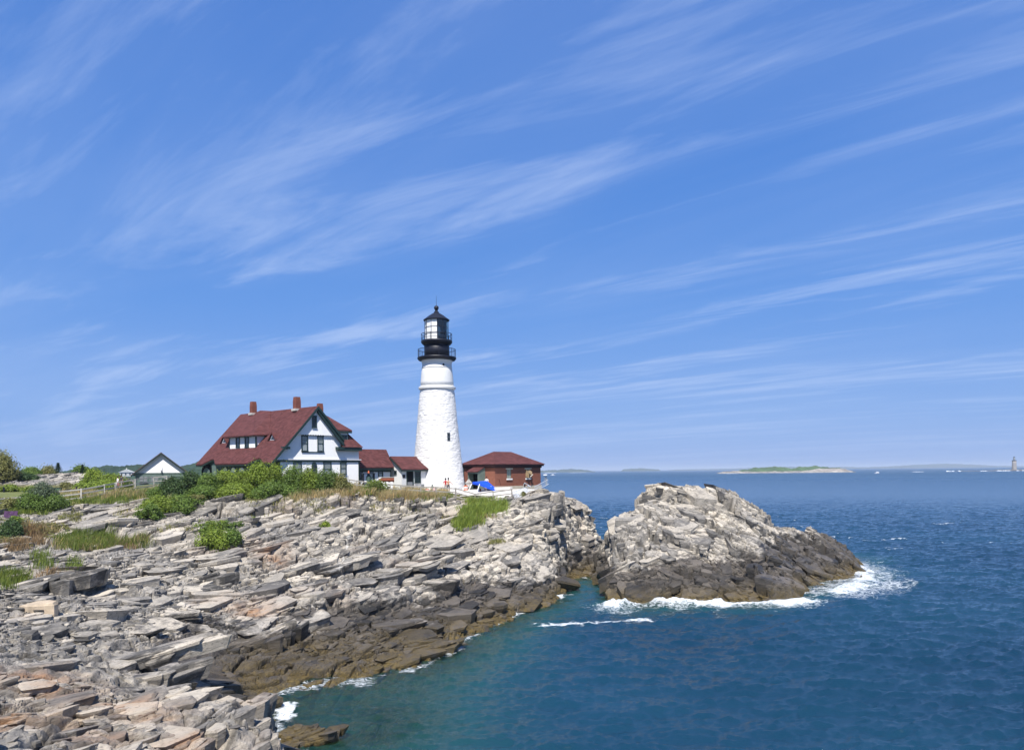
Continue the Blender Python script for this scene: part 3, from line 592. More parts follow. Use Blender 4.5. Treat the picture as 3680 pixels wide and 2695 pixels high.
LZ = np.full(WX.shape, -5.0); LZ[lf] = np.maximum(LANDF(WX[lf], WY[lf]), np.where((WX[lf] > 5) & (WY[lf] > 60), ISLEF(WX[lf], WY[lf]), -9))
sh = np.clip(-LZ, 0, 6)                                       # depth of water
calm = .35+.65*sstep(.3, 3.5, sh)
calm = calm*np.where((WX < 14) & (WY < 56) & (WX > -20), .75, 1)
WZ = (h1*calm+h2_)*nearm
# foam: surf on the islet, its right tip, the shore and the drifting streak
foam = np.zeros(WX.shape); lift = foam.copy()
def path(ptsd): return [(a*D, D) for x, D in ptsd for a in [rayd(x, 1037)[0]]]
def dist(ptsd): return seg_dist(WX, WY, path(ptsd))
fw = fbm(WX*.5, WY*.5, 91, 4); ff = fbm(WX*1.6, WY*1.6, 92, 4, .6); fs = fbm(WX*1.1+.3*WY, WY*2.2, 93, 4, .6)
d1 = dist([(1345,68.0),(1380,69.2),(1420,69.9),(1470,69.6),(1530,68.9),(1590,68.7),(1650,68.8),(1700,69.2),(1745,69.6),(1768,70.2)])
f1_ = sstep(2.0, .3, d1+.9*fw+.3*ff); foam = np.maximum(foam, f1_*.92); lift = lift+.48*sstep(1.5, 0, d1+.3*ff+.5*fw)*(.9+.6*ff)*(.5+.9*sstep(-.3, .5, fbm(WX*.35, WY*.35, 97, 2)))
foam = np.maximum(foam, .62*sstep(4.6, .8, d1+1.8*fs+.8*fw))
d2 = dist([(1845,75.8),(1880,79),(1905,85),(1895,90),(1880,95),(1850,99)]); foam = np.maximum(foam, .85*sstep(2.6, .2, d2+1.3*fw+.5*fs)); foam = np.maximum(foam, .64*sstep(9.5, 1.0, d2+3.2*fs)); lift = lift+.2*sstep(1.6, 0, d2)
d3 = dist([(1800,74.5),(1870,77),(1940,79),(2000,81)]); foam = np.maximum(foam, .66*sstep(3.2, .2, d3+2.0*fs))
d4 = dist([(1192,60.5),(1260,61.3),(1340,61.6),(1420,62.2)]); foam = np.maximum(foam, .86*sstep(1.5, .0, d4+1.3*fs+.5*fw))
d5 = dist([(1215,73.5),(1245,75)]); foam = np.maximum(foam, .85*sstep(1.4, .1, d5+.6*fs))
d6 = dist([(1130,65.0),(1160,67.3),(1195,69.8)]); foam = np.maximum(foam, .8*sstep(.9, .1, d6+.6*fs))
d7 = dist([(622,38.5),(630,40.5)]); foam = np.maximum(foam, .9*sstep(.8, .1, d7+.5*ff))
d8 = dist([(640,33.5),(700,31.5),(650,30)]); foam = np.maximum(foam, .62*sstep(1.3, .1, d8+.7*ff))
shore = sstep(.55, .0, np.abs(LZ+.05)+.45*fw)*(R2 < 120); foam = np.maximum(foam, .66*shore)
wc = sstep(.62, .75, h1/.112*.25+.5*fbm(WX*.05, WY*.05, 96, 3)+.25*fs); foam = np.maximum(foam, .75*wc*sstep(60, 110, R2)*nearm)
WZ = WZ+lift
me = mesh_np('sea', np.c_[(WX-.55*dx1*calm*nearm-.5*dx2*nearm).ravel(), (WY-.55*dy1*calm*nearm-.5*dy2*nearm).ravel(), WZ.ravel()],
             (lambda i: np.stack([i[:-1, :-1], i[:-1, 1:], i[1:, 1:], i[1:, :-1]], -1).reshape(-1, 4))(np.arange(WX.size).reshape(WX.shape)), smooth=True)
attr(me, 'foam', foam); attr(me, 'depth', sh)
def sea_material():
    m = bpy.data.materials.new('sea water'); m.use_nodes = True; t = NT(m.node_tree); p = t.n['Principled BSDF']
    pos = t.new('ShaderNodeNewGeometry').outputs['Position']; A = lambda n: t.new('ShaderNodeAttribute', attribute_name=n).outputs['Fac']
    dep = A('depth'); sx = t.new('ShaderNodeSeparateXYZ', i_0=pos)
    dist_ = t.new('ShaderNodeVectorMath', operation='LENGTH', i_0=pos).outputs['Value']
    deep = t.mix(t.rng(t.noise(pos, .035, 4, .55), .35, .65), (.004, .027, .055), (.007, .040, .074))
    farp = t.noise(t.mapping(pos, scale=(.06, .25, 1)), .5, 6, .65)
    deep = t.mix(t.math('MULTIPLY', t.rng(dist_, 90, 400), t.rng(farp, .35, .65)), deep, (.010, .050, .105))  # paler streaks put the light on distant waves into the colour
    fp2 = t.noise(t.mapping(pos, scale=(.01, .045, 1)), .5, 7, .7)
    deep = t.mix(t.math('MULTIPLY', t.rng(dist_, 250, 1200), t.rng(fp2, .38, .62)), deep, (.016, .065, .13))  # broader pale streaks, wave light painted in farther out
    col = t.mix(t.rng(dep, .7, 4.3, 1, 0, True), deep, (.014, .064, .058))
    fo = t.math('ADD', A('foam'), t.math('MULTIPLY', t.math('SUBTRACT', t.noise(t.mapping(pos, scale=(1,1.7,1)), 2.2, 10, .78, 1.2), .5), 2.2))
    fm = t.rng(fo, .52, .98)
    fm = t.math('MULTIPLY', fm, t.rng(A('foam'), .05, .5))
    far = t.rng(dist_, 120, 900)
    b1 = t.noise(t.mapping(pos, scale=(1, 1.25, 1)), 2.2, 7, .62); b2 = t.noise(t.mapping(pos, scale=(.35, .8, 1)), .35, 6, .6)
    hgt = t.math('ADD', b1, t.math('MULTIPLY', t.math('MULTIPLY', b2, far), 22.0))
    bn = t.new('ShaderNodeBump', i_Strength=.9, i_Distance=.09, i_Height=hgt)
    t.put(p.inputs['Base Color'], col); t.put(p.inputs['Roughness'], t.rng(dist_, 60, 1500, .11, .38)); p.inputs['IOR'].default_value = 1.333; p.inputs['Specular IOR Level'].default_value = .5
    t.put(p.inputs['Normal'], bn.outputs[0])
    # clear shallow water: the bed shows through, tinted
    tr = t.new('ShaderNodeBsdfTransparent', i_Color=(.50, .78, .74, 1)); gl = t.new('ShaderNodeBsdfGlossy', i_Roughness=.08); t.put(gl.inputs['Normal'], bn.outputs[0])
    fr = t.new('ShaderNodeFresnel', i_IOR=1.333); t.put(fr.inputs['Normal'], bn.outputs[0])
    clear = t.new('ShaderNodeMixShader', i_0=fr.outputs[0]); t.l.new(tr.outputs[0], clear.inputs[1]); t.l.new(gl.outputs[0], clear.inputs[2])
    s1 = t.new('ShaderNodeMixShader', i_0=t.rng(dep, .0, 2.4, .9, 0)); t.l.new(p.outputs[0], s1.inputs[1]); t.l.new(clear.outputs[0], s1.inputs[2])
    foamb = t.new('ShaderNodeBsdfPrincipled'); foamb.inputs['Base Color'].default_value = (.74, .78, .80, 1); foamb.inputs['Roughness'].default_value = .75
    fbn = t.new('ShaderNodeBump', i_Strength=.8, i_Distance=.15, i_Height=t.noise(pos, 6, 7, .7)); t.put(foamb.inputs['Normal'], fbn.outputs[0])
    s2 = t.new('ShaderNodeMixShader', i_0=fm); t.l.new(s1.outputs[0], s2.inputs[1]); t.l.new(foamb.outputs[0], s2.inputs[2])
    t.l.new(s2.outputs[0], t.n['Material Output'].inputs[0])
    return m
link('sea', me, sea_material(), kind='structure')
# ------------------------------------------------------------------ building materials
def clap_mat(name, base, pitch=.12, depth=.5):
    m = mat(name, base, .55, noise=(3, .04)); t = NT(m.node_tree); p = PR(m)
    oc = t.new('ShaderNodeTexCoord').outputs['Object']; z = t.new('ShaderNodeSeparateXYZ', i_0=oc).outputs[2]
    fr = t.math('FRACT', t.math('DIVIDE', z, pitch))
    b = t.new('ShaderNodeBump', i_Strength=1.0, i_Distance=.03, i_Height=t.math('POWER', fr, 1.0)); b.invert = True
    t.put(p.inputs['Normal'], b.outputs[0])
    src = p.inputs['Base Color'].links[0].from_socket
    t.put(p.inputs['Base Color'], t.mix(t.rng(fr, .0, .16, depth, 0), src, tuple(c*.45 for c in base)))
    return m
def roof_mat(name, base):
    m = mat(name, base, .9, spec=.15); t = NT(m.node_tree); p = PR(m)
    oc = t.new('ShaderNodeTexCoord').outputs['Object']; s = t.new('ShaderNodeSeparateXYZ', i_0=oc)
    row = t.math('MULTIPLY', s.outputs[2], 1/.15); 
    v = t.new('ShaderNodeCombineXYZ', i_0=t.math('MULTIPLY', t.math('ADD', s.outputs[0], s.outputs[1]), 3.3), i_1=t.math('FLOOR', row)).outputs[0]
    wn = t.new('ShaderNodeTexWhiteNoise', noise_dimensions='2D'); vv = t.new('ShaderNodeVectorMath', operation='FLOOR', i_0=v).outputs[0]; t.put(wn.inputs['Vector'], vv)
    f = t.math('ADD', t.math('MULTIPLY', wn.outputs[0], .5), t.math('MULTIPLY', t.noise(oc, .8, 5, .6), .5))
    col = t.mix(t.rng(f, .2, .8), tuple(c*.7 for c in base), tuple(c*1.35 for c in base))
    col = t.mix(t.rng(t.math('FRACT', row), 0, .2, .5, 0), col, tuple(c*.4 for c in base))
    t.put(p.inputs['Base Color'], col)
    return m
def brick_mat(name, c1, c2, mortar):
    m = mat(name, c1, .85, spec=.2); t = NT(m.node_tree); p = PR(m)
    oc = t.new('ShaderNodeTexCoord').outputs['Object']; s = t.new('ShaderNodeSeparateXYZ', i_0=oc)
    v = t.new('ShaderNodeCombineXYZ', i_0=t.math('ADD', s.outputs[0], s.outputs[1]), i_1=s.outputs[2]).outputs[0]
    b = t.new('ShaderNodeTexBrick', i_Vector=v); b.inputs['Color1'].default_value = (*c1, 1); b.inputs['Color2'].default_value = (*c2, 1); b.inputs['Mortar'].default_value = (*mortar, 1)
    b.inputs['Scale'].default_value = 1; b.inputs['Brick Width'].default_value = .22; b.inputs['Row Height'].default_value = .075; b.inputs['Mortar Size'].default_value = .008
    t.put(p.inputs['Base Color'], t.mix(t.rng(t.noise(oc, .9, 5, .65), .4, .7, 0, .4), b.outputs[0], tuple(q*.62 for q in c1)))
    bn = t.new('ShaderNodeBump', i_Strength=.5, i_Distance=.01, i_Height=t.noise(oc, 20, 3, .5)); t.put(p.inputs['Normal'], bn.outputs[0])
    return m
M = {}
M['clap'] = clap_mat('white clapboard', (.79,.79,.78))
M['white'] = mat('white trim paint', (.80,.80,.79), .5, noise=(4, .03))
M['plaster'] = mat('whitewashed wall', (.71,.71,.69), .8, noise=(2.5, .04), bump=(7, .5, .02))
M['green'] = mat('dark green trim paint', (.018,.040,.038), .45, noise=(5, .2))
M['porch'] = mat('green porch boards', (.030,.062,.058), .6, noise=(3, .2))
M['sage'] = mat('faded green boards', (.12,.165,.145), .7, noise=(2, .15))
M['roof'] = roof_mat('dark red shingles', (.094,.035,.034))
M['roof2'] = roof_mat('brown red shingles', (.12,.050,.040))
M['brick'] = brick_mat('red brick', (.28,.105,.065), (.22,.075,.048), (.17,.095,.07))
M['chim'] = brick_mat('chimney brick', (.23,.07,.045), (.17,.05,.035), (.17,.11,.09))
M['glass'] = mat('dark window glass', (.012,.02,.022), .06, spec=.6)
M['curtain'] = mat('window with pale curtain', (.32,.35,.34), .2, spec=.6, noise=(9, .35))
M['stone'] = mat('pale cut stone', (.52,.46,.36), .85, noise=(2, .12), bump=(12, .4, .01))
M['black'] = mat('black iron', (.008,.010,.020), .5, spec=.35, noise=(3, .4))
M['dark'] = mat('near black and interior shade', (.006,.007,.01), .9, spec=.05)  # near black: painted shade inside openings, plain colour on hats and small fittings
M['wood'] = mat('weathered grey wood', (.30,.28,.245), .85, noise=(4, .25), bump=(12, .5, .01))
M['woodw'] = mat('sunbleached wood', (.55,.52,.46), .85, noise=(4, .2))
M['tan'] = mat('tan brown boards', (.26,.19,.11), .85, noise=(3, .25))
M['lead'] = mat('grey flashing', (.50,.48,.44), .7)
M['metal'] = mat('bent bright metal', (.62,.64,.66), .45, metal=.3, noise=(4, .15))
M['concrete'] = mat('bleached concrete', (.60,.57,.52), .9, noise=(1.2, .12), bump=(9, .5, .02))
M['blue'] = mat('blue fabric', (.008,.075,.62), .75, noise=(2, .15))
M['rustm'] = mat('rusty red metal', (.22,.06,.03), .8, noise=(5, .3))
M['orange'] = mat('orange plastic', (.55,.14,.06), .6)
M['grey'] = mat('grey metal', (.20,.21,.22), .6, noise=(4, .2))

# ------------------------------------------------------------------ local frames on the photograph's sight lines
class Frame:
    """building axes: x along the front wall (away to the right), y along the depth, z up; origin at the empty"""
    def __init__(s, O, deg, zb):
        s.O = Vector((O[0], O[1], zb)); s.r = math.radians(deg); s.X = Vector((math.cos(s.r), math.sin(s.r), 0)); s.Y = Vector((-math.sin(s.r), math.cos(s.r), 0))
    def loc(s, w): d = w-s.O; return (d.dot(s.X), d.dot(s.Y), d.z)
    def on(s, sx, sy, p0, n):
        """where the sight line through (sx,sy) meets the local plane through p0 with normal n"""
        a, b = ray(sx, sy); d = Vector((a, 1, b)); c = Vector((0, 0, EYE))-s.O
        dl = Vector((d.dot(s.X), d.dot(s.Y), d.z)); cl = Vector((c.dot(s.X), c.dot(s.Y), c.z)); n = Vector(n)
        t = (Vector(p0)-cl).dot(n)/dl.dot(n); return cl+dl*t
    def front(s, sx, sy, y0=0): q = s.on(sx, sy, (0, y0, 0), (0, 1, 0)); return q.x, q.z
    def side(s, sx, sy, x0=0): q = s.on(sx, sy, (x0, 0, 0), (1, 0, 0)); return q.y, q.z

def window(parent, x0, x1, z0, z1, y, name='window', rows=2, cols=3, glass='glass', fw=.11, axis='y', out=-1, sill=True, frame='green', head=True):
    """framed sash window on a wall at local y (or x if axis is 'x'); `out` is the outward sign"""
    def P(a, d, z): return (a, y+out*d, z) if axis == 'y' else (y+out*d, a, z)
    def bx(m, a0, a1, d0, d1, q0, q1):
        lo = P(a0, d0, q0); hi = P(a1, d1, q1); m.box(tuple(map(min, lo, hi)), tuple(map(max, lo, hi)))
    m = MB(); bx(m, x0-fw, x0, 0, .07, z0, z1); bx(m, x1, x1+fw, 0, .07, z0, z1)
    bx(m, x0-fw*1.2, x1+fw*1.2, 0, .09, z1, z1+fw*(1.3 if head else 1)); 
    if sill: bx(m, x0-fw*1.3, x1+fw*1.3, 0, .12, z0-fw*.8, z0)
    zm = (z0+z1)/2; bx(m, x0, x1, .012, .05, zm-.03, zm+.03)
    for i in range(1, cols): xx = x0+(x1-x0)*i/cols; bx(m, xx-.012, xx+.012, .012, .03, zm, z1)
    for i in range(1, rows): q = zm+(z1-zm)*i/rows; bx(m, x0, x1, .012, .03, q-.012, q+.012)
    f = m.build(name, M[frame], parent)
    g = MB(); bx(g, x0, x1, .004, .010, z0, z1); g.build('pane', M[glass], f)
    return f

# ------------------------------------------------------------------ the keeper's house
HF = Frame((-.3086*85, 85), 48, 10.6); F_ = HF
house = empty('keepers_house', HF.O, HF.r, label='large white clapboard house with long dark red roof and three brick chimneys', cat='house')
z1_ = lambda x, y: (650+x/3.2229, 1380+y/3.2229)
z9_ = lambda x, y: (960+x/5.506, 1440+y/5.506)
z10_ = lambda x, y: (700+x/5.9, 1440+y/5.9)
gA = HF.front(*z9_(965, 135)); gL = HF.front(*z9_(95, 1180)); gR = HF.front(*z9_(1455, 1170)); wR = HF.front(*z9_(1815, 1170)); rk = HF.front(*z9_(1500, 900), -.45)
print('gable', gA, gL, gR, wR, rk)
xa, za = gA; x0 = gL[0]; ze = gL[1]; x1 = gR[0]; x2 = wR[0]; zband = gR[1]
slope = (za-ze)/(xa-x0)
LEN = HF.side(*z1_(170, 915), -.3)[0]; LEN = min(max(LEN, 15), 19.5); print('LEN', LEN)
zR = za-slope*.98*(x1-xa)                          # where the right rake meets the wall corner
# walls
m = MB(); m.poly([(x0+.9,0,0),(x1,0,0),(x1,0,zband),(x0+.9,0,zband)]); m.poly([(x0+.25,0,zband),(x1,0,zband),(x1,0,zR),(xa,0,za-.15),(x0+.25,0,ze+.1)])
m.poly([(x1,0,0),(x2,0,0),(x2,0,zband),(x1,0,zband)]); m.poly([(x1,0,zband),(x2,0,zband),(x2,0,zband+1.3),(x1,0,zband+1.3)])
m.poly([(x2,0,0),(x2,9,0),(x2,9,zband+1.3),(x2,0,zband+1.3)])
m.poly([(x0+.9,LEN-.4,0),(x1,LEN-.4,0),(x1,LEN-.4,zR),(xa,LEN-.4,za-.15),(x0+.2,LEN-.4,ze)])
m.poly([(x1,9,0),(x1,LEN-.4,0),(x1,LEN-.4,zR),(x1,9,zR)]); m.poly([(x1,9,0),(x2,9,0),(x2,9,zband+1.3),(x1,9,zband+1.3)])
m.build('wall', M['clap'], house)
# jettied gable head with scalloped hem
zt = HF.front(*z9_(600, 660), -.18)[1]; m = MB(); wl = xa-(za-zt)/slope+.12; wr = xa+(za-zt)/slope-.12
n = 34; low = [(wl+(wr-wl)*i/n, zt-(.07 if i % 2 else 0)) for i in range(n+1)]
m.prism([(xa,-.02,za-.2)]+[(a,-.02,b) for a, b in low[::-1]][:0]+[(wr,-.02,zt)]+[(a,-.02,b) for a, b in low[::-1][1:-1]]+[(wl,-.02,zt)], (0,-.16,0))
m.build('gable_head', M['clap'], house)
# dark green trim: band, corner boards
m = MB(); m.box((x0+.3,-.12,zband-.22),(x1+.05,-.003,zband-.02)); m.box((x1+.05,-.10,zband-.24),(x2+.15,-.003,zband-.04)); m.box((x2-.08,-.05,0),(x2+.04,-.002,zband-.24)); m.box((x0+.85,-.03,0),(x0+1.0,-.002,zband-.22))
m.box((x2+.003,-.05,0),(x2+.05,.12,zband-.24)); m.build('trim_band', M['green'], house)
m = MB(); m.box((x0+.3,-.16,zband-.02),(x2+.25,-.003,zband+.07)); m.build('water_table', M['white'], house)
# roof: long front slope (with eyebrow arches cut in the eave), back slope
e0 = HF.side(*z10_(95, 1340), x0-.3)[0]; 
xe = x0-.35; zs = lambda x: za+.16-slope*(xa-x)
arch = [((380+170)/2/1, 105, 170, 380), ((770+940)/2, 85, 770, 940)]
ua = [HF.side(*z1_(q, 900), xe)[0] for q in (170, 245, 385, 770, 945)]
def eave_lift(u):
    h = 0
    for c_, w_, a_ in (((ua[1]+ua[2])/2, abs(ua[1]-ua[2])/2+.25, .62), ((ua[3]+ua[4])/2, abs(ua[3]-ua[4])/2+.1, .55)):
        t = (u-c_)/w_
        if abs(t) < 1: h = max(h, a_*(math.cos(t*PI)*.5+.5)**.7)
    return h
m = MB(); nu = 90; us_ = [-.5+(LEN+.5)*i/nu for i in range(nu+1)]
top = [(xa, u, za+.16) for u in us_]; bot = []
for u in us_:
    l = eave_lift(u); x = xe+l/slope; bot.append((x, u, zs(x)))
vs = top+bot+[(a, b, c-.16) for a, b, c in top]+[(a+.03, b, c-.14) for a, b, c in bot]; N = nu+1; fs = []
for i in range(nu): fs += [(i, i+1, N+i+1, N+i), (2*N+i, 3*N+i, 3*N+i+1, 2*N+i+1), (N+i, N+i+1, 3*N+i+1, 3*N+i)]
fs += [(0, N, 3*N, 2*N), (nu, 2*N+nu, 3*N+nu, N+nu)]; m.add(vs, fs)
xb = rk[0]+.1; zb_ = za+.16-slope*.98*(xb-xa)
m.prism([(xa,-.5,za+.16),(xb,-.5,zb_),(xb,-.5,zb_-.16),(xa,-.5,za)], (0, LEN+.5, 0)); m.build('roof', M['roof'], house)
# eave fascia following the arches
m = MB(); pr = [(b[0]+.02, b[1], b[2]-.03) for b in bot]
for a, b in zip(pr[:-1], pr[1:]): m.prism([a, b, (b[0]+.05, b[1], b[2]-.28), (a[0]+.05, a[1], a[2]-.28)], (.12, 0, .02))
m.build('eave_board', M['green'], house)
# rake boards of the gable
m = MB(); th = .34
def rake(ax, az_, bx2, bz, y0, y1, h): m.prism([(ax,y0,az_),(bx2,y0,bz),(bx2,y0,bz-h),(ax,y0,az_-h)], (0, y1-y0, 0))
rake(xa, za+.14, xe, zs(xe)-.02, -.56, -.44, th); rake(xa, za+.14, xb+.05, zb_-.04, -.56, -.44, th); rake(xa, za-.05, x0+.3, zs(x0+.3)-.3, -.44, -.19, .10); rake(xa, za-.05, x1+.2, za-slope*(x1+.2-xa)-.1, -.44, -.19, .55)
m.build('bargeboard', M['green'], house)
a = HF.front(*z9_(300, 905), -.3); b = HF.front(*z9_(440, 910), -.3); MB().box((a[0],-.5,a[1]-.28),(b[0],-.02,a[1])).build('cornice_return', M['green'], house); m = MB(); m.box((rk[0]-.75,-.62,rk[1]-.42),(rk[0]+.1,-.02,rk[1]-.08)); m.build('cornice_return', M['green'], house)
# wing at the right: wall panel, cornice, lower steep roof, dormer, upper hip
zc0 = HF.front(*z9_(1500, 990), -.05)[1]; cr = HF.front(*z1_(2110, 745), -.45)
m = MB(); m.box((x1-.35,-.40,zc0),(cr[0]-.1,-.003,zc0+.42)); m.build('wing_cornice', M['green'], house)
cx, cz = cr; ue = HF.front(*z1_(1970, 535), .35)
dq = HF.front(*z1_(1965, 560), .9)
m = MB(); ytop = 1.6; ztop = ue[1]+.05
m.add([(x1-.05,-.5,zc0+.44),(cx,-.5,zc0+.44),(ue[0]-.05,ytop,ztop),(x1-.05,ytop,ztop),(cx,9.5,zc0+.44),(ue[0]-.05,8,ztop)], [(0,1,2,3),(1,4,5,2)])
rt = HF.on(*z1_(1650, 345), (x1-1.6, 0, 0), (1, 0, 0)); print('hip top', rt)
ap_ = HF.on(*z1_(1690, 366), (0, 3.4, 0), (0, 1, 0)); hz_ = ap_.z; print('ap', ap_, za)
m.add([(x1-2.2,.25,ue[1]),(ue[0]+.1,.25,ue[1]),(ap_.x,3.4,hz_),(xa,3.4,hz_),(ue[0]+.1,8.8,ue[1]),(x1-2.2,.25,ue[1]-.14),(ue[0]+.1,.25,ue[1]-.14),(ue[0]+.1,8.8,ue[1]-.14)], [(0,1,2,3),(1,4,2),(0,5,6,1),(1,6,7,4)])
m.build('wing_roof', M['roof'], house)
da = HF.front(*z9_(1350, 860), .45); db = HF.front(*z9_(1600, 875), .45)
m = MB(); m.box((da[0]-.5,.45,zc0+.7),(db[0],2.4,ue[1]-.15)); m.build('dormer', M['clap'], house)
m = MB(); m.box((x1-1.6,.22,ue[1]-.36),(ue[0]+.06,.44,ue[1]-.142)); m.box((db[0]-.06,.40,db[1]),(db[0]+.04,.46,ue[1]-.36)); m.build('dormer_trim', M['green'], house)
w0 = HF.front(*z9_(1460, 840), .45); w1 = HF.front(*z9_(1560, 700), .45); window(house, w0[0], w1[0], w0[1], w1[1], .45, rows=1, cols=2)
# gable windows
def wz9(xl, xr, yt, yb, y=0.0, **k): a = HF.front(*z9_(xl, yb), y); b = HF.front(*z9_(xr, yt), y); return window(house, a[0], b[0], a[1], b[1], y, **k)
wz9(905, 960, 320, 520, -.18, cols=2, rows=1)
wz9(695, 785, 710, 985, cols=4, rows=2, glass='curtain'); wz9(1010, 1095, 710, 985, cols=4, rows=2, glass='curtain')
a = HF.front(*z9_(680, 1005)); b = HF.front(*z9_(1125, 680)); MB().box((a[0],-.10,b[1]-.12),(b[0],-.002,b[1])).build('window_band', M['green'], house); m = MB(); m.box((a[0],-.08,a[1]-.08),(b[0],-.002,a[1])); m.build('window_band', M['green'], house)
wz9(535, 660, 1225, 1480, cols=5, rows=1, glass='curtain'); wz9(1130, 1250, 1225, 1480, cols=5, rows=1, glass='curtain'); wz9(1460, 1548, 1235, 1440, cols=4, rows=1, glass='curtain')
cw = HF.front(*z9_(930, 1290)); 
m = MB(); seg = [(cw[0]+.36*math.cos(q), cw[1]-.1+.55*math.sin(q)) for q in [PI*i/14 for i in range(15)]]
m.prism([(a, -.01, b) for a, b in seg]+[(cw[0]-.36,-.01,cw[1]-.9),(cw[0]+.36,-.01,cw[1]-.9)], (0,-.06,0)); f = m.build('arched_window', M['green'], house)
m = MB(); seg = [(cw[0]+.22*math.cos(q), cw[1]-.15+.38*math.sin(q)) for q in [PI*i/14 for i in range(15)]]; m.prism([(a, -.075, b) for a, b in seg]+[(cw[0]-.22,-.075,cw[1]-.9),(cw[0]+.22,-.075,cw[1]-.9)], (0,-.01,0)); m.build('pane', M['glass'], f)
# porch under the long eave
px_ = x0+.45; m = MB(); m.poly([(px_,0.3,0),(px_,LEN-.5,0),(px_,LEN-.5,ze+.1),(px_,0.3,ze+.1)]); m.poly([(px_,LEN-.5,0),(x0+2,LEN-.5,0),(x0+2,LEN-.5,ze+.6),(px_,LEN-.5,ze+.1)]); m.poly([(px_,.3,0),(x0+1,.3,0),(x0+1,.3,ze),(px_,.3,ze)]); m.build('porch_wall', M['porch'], house)
def arch_on(u0, u1, zt, name, mt, d=.02, k=1.0, parent=house):
    m = MB(); c = (u0+u1)/2; r = abs(u1-u0)/2; h = r*k
    m.prism([(px_-d, c+r*math.cos(q), zt-h+h*math.sin(q)) for q in [PI*i/16 for i in range(17)]]+[(px_-d, c-r, .2), (px_-d, c+r, .2)], (-.03, 0, 0)); return m.build(name, mt, parent)
def su(x, y): return HF.side(*z10_(x, y), px_)
a = su(150, 1350); b = su(375, 1350); arch_on(a[0], b[0], a[1]+.05, 'porch_opening', M['dark'], .02, .7)
a = su(190, 1425); b = su(330, 1425); arch_on(a[0], b[0], a[1], 'porch_lattice', M['sage'], .06, .8)
for q0, q1 in ((605, 692), (770, 875), (958, 1055)): a = su(q0, 1415); b = su(q1, 1415); arch_on(a[0], b[0], a[1], 'porch_arch_panel', M['white'], .03, .9)  # white panels painted for the bright wall and sky seen through the arches
a = su(378, 1370); b = su(465, 1370); m = MB(); m.box((px_-.09, b[0], 0.2), (px_-.01, a[0], a[1])); m.build('porch_post', M['sage'], house)
# long dormer in the front slope, with its hipped roof
rn = (-slope, 0, 1); rp = (xa, 0, za+.16)
pl = HF.on(*z10_(742, 1020), rp, rn); xd = pl.x
pr_ = HF.on(*z10_(1288, 1000), (xd, 0, 0), (1, 0, 0)); tl = HF.on(*z10_(742, 765), (xd, 0, 0), (1, 0, 0))
ul, ur, zlo, zhi = pl.y, pr_.y, pl.z, tl.z; print('dormer', ul, ur, zlo, zhi, xd)
xin = xa-(za+.16-zhi)/slope
m = MB(); m.poly([(xd,ul,zlo-.1),(xd,ur,zlo-.1),(xd,ur,zhi),(xd,ul,zhi)]); m.poly([(xd,ur,zlo),(xd,ur,zhi),(xin,ur,zhi)]); m.poly([(xd,ul,zlo),(xd,ul,zhi),(xin,ul,zhi)]); m.build('dormer', M['clap'], house)
ov = .45; hu = HF.on(*z10_(1395, 195), (xa, 0, 0), (1, 0, 0)).y; zr = za+.38
vu = HF.on(*z10_(1620, 230), (xa, 0, 0), (1, 0, 0)).y; vl = HF.on(*z10_(1580, 710), rp, rn)
ue0 = min(ul+.9, LEN); m = MB()
A_ = (xd-ov, ue0, zhi+.03); B_ = (xd-ov, ur-.25, zhi+.03); Cc = (xa-.02, hu, zr); Dd = (xa-.02, LEN-.1, za+.17); E_ = (vl.x, vl.y, vl.z+.03); V_ = (xa-.05, vu, za+.18)
m.poly([A_, B_, Cc, (xa-.02, hu+1.4, za+.17), Dd]); m.poly([B_, E_, V_, Cc]); m.add([A_, B_, (B_[0], B_[1], B_[2]-.14), (A_[0], A_[1], A_[2]-.14), E_, (E_[0], E_[1], E_[2]-.14)], [(0,1,2,3), (1,4,5,2)])
m.poly([A_, Dd, (xin, ue0, zhi+.03)]); m.poly([Cc, V_, (xa+.7, (vu+hu)/2, za-.5), (xa+.9, hu+.8, za-.6), (xa-.02, hu+1.4, za+.17)])
m.build('dormer_roof', M['roof'], house)
m = MB(); m.box((xd-.30, ur-.1, zhi-.16), (xd-.02, ue0-.1, zhi-.11)); m.box((xd-.06, ul-.06, zlo), (xd-.01, ul+.08, zhi-.2)); m.box((xd-.06, ur-.14, zlo), (xd+.10, ur-.01, zhi-.2)); m.box((xd-.42, ur-.2, zhi-.11), (xd+1.6, ur-.08, zhi-.02)); m.build('dormer_trim', M['green'], house)
for q0, q1 in ((885, 950), (1075, 1140)):
    a = HF.on(*z10_(q0, 985), (xd, 0, 0), (1, 0, 0)); b = HF.on(*z10_(q1, 790), (xd, 0, 0), (1, 0, 0)); window(house, min(a.y, b.y), max(a.y, b.y), a.z, b.z, xd, axis='x', rows=1, cols=1, fw=.09)
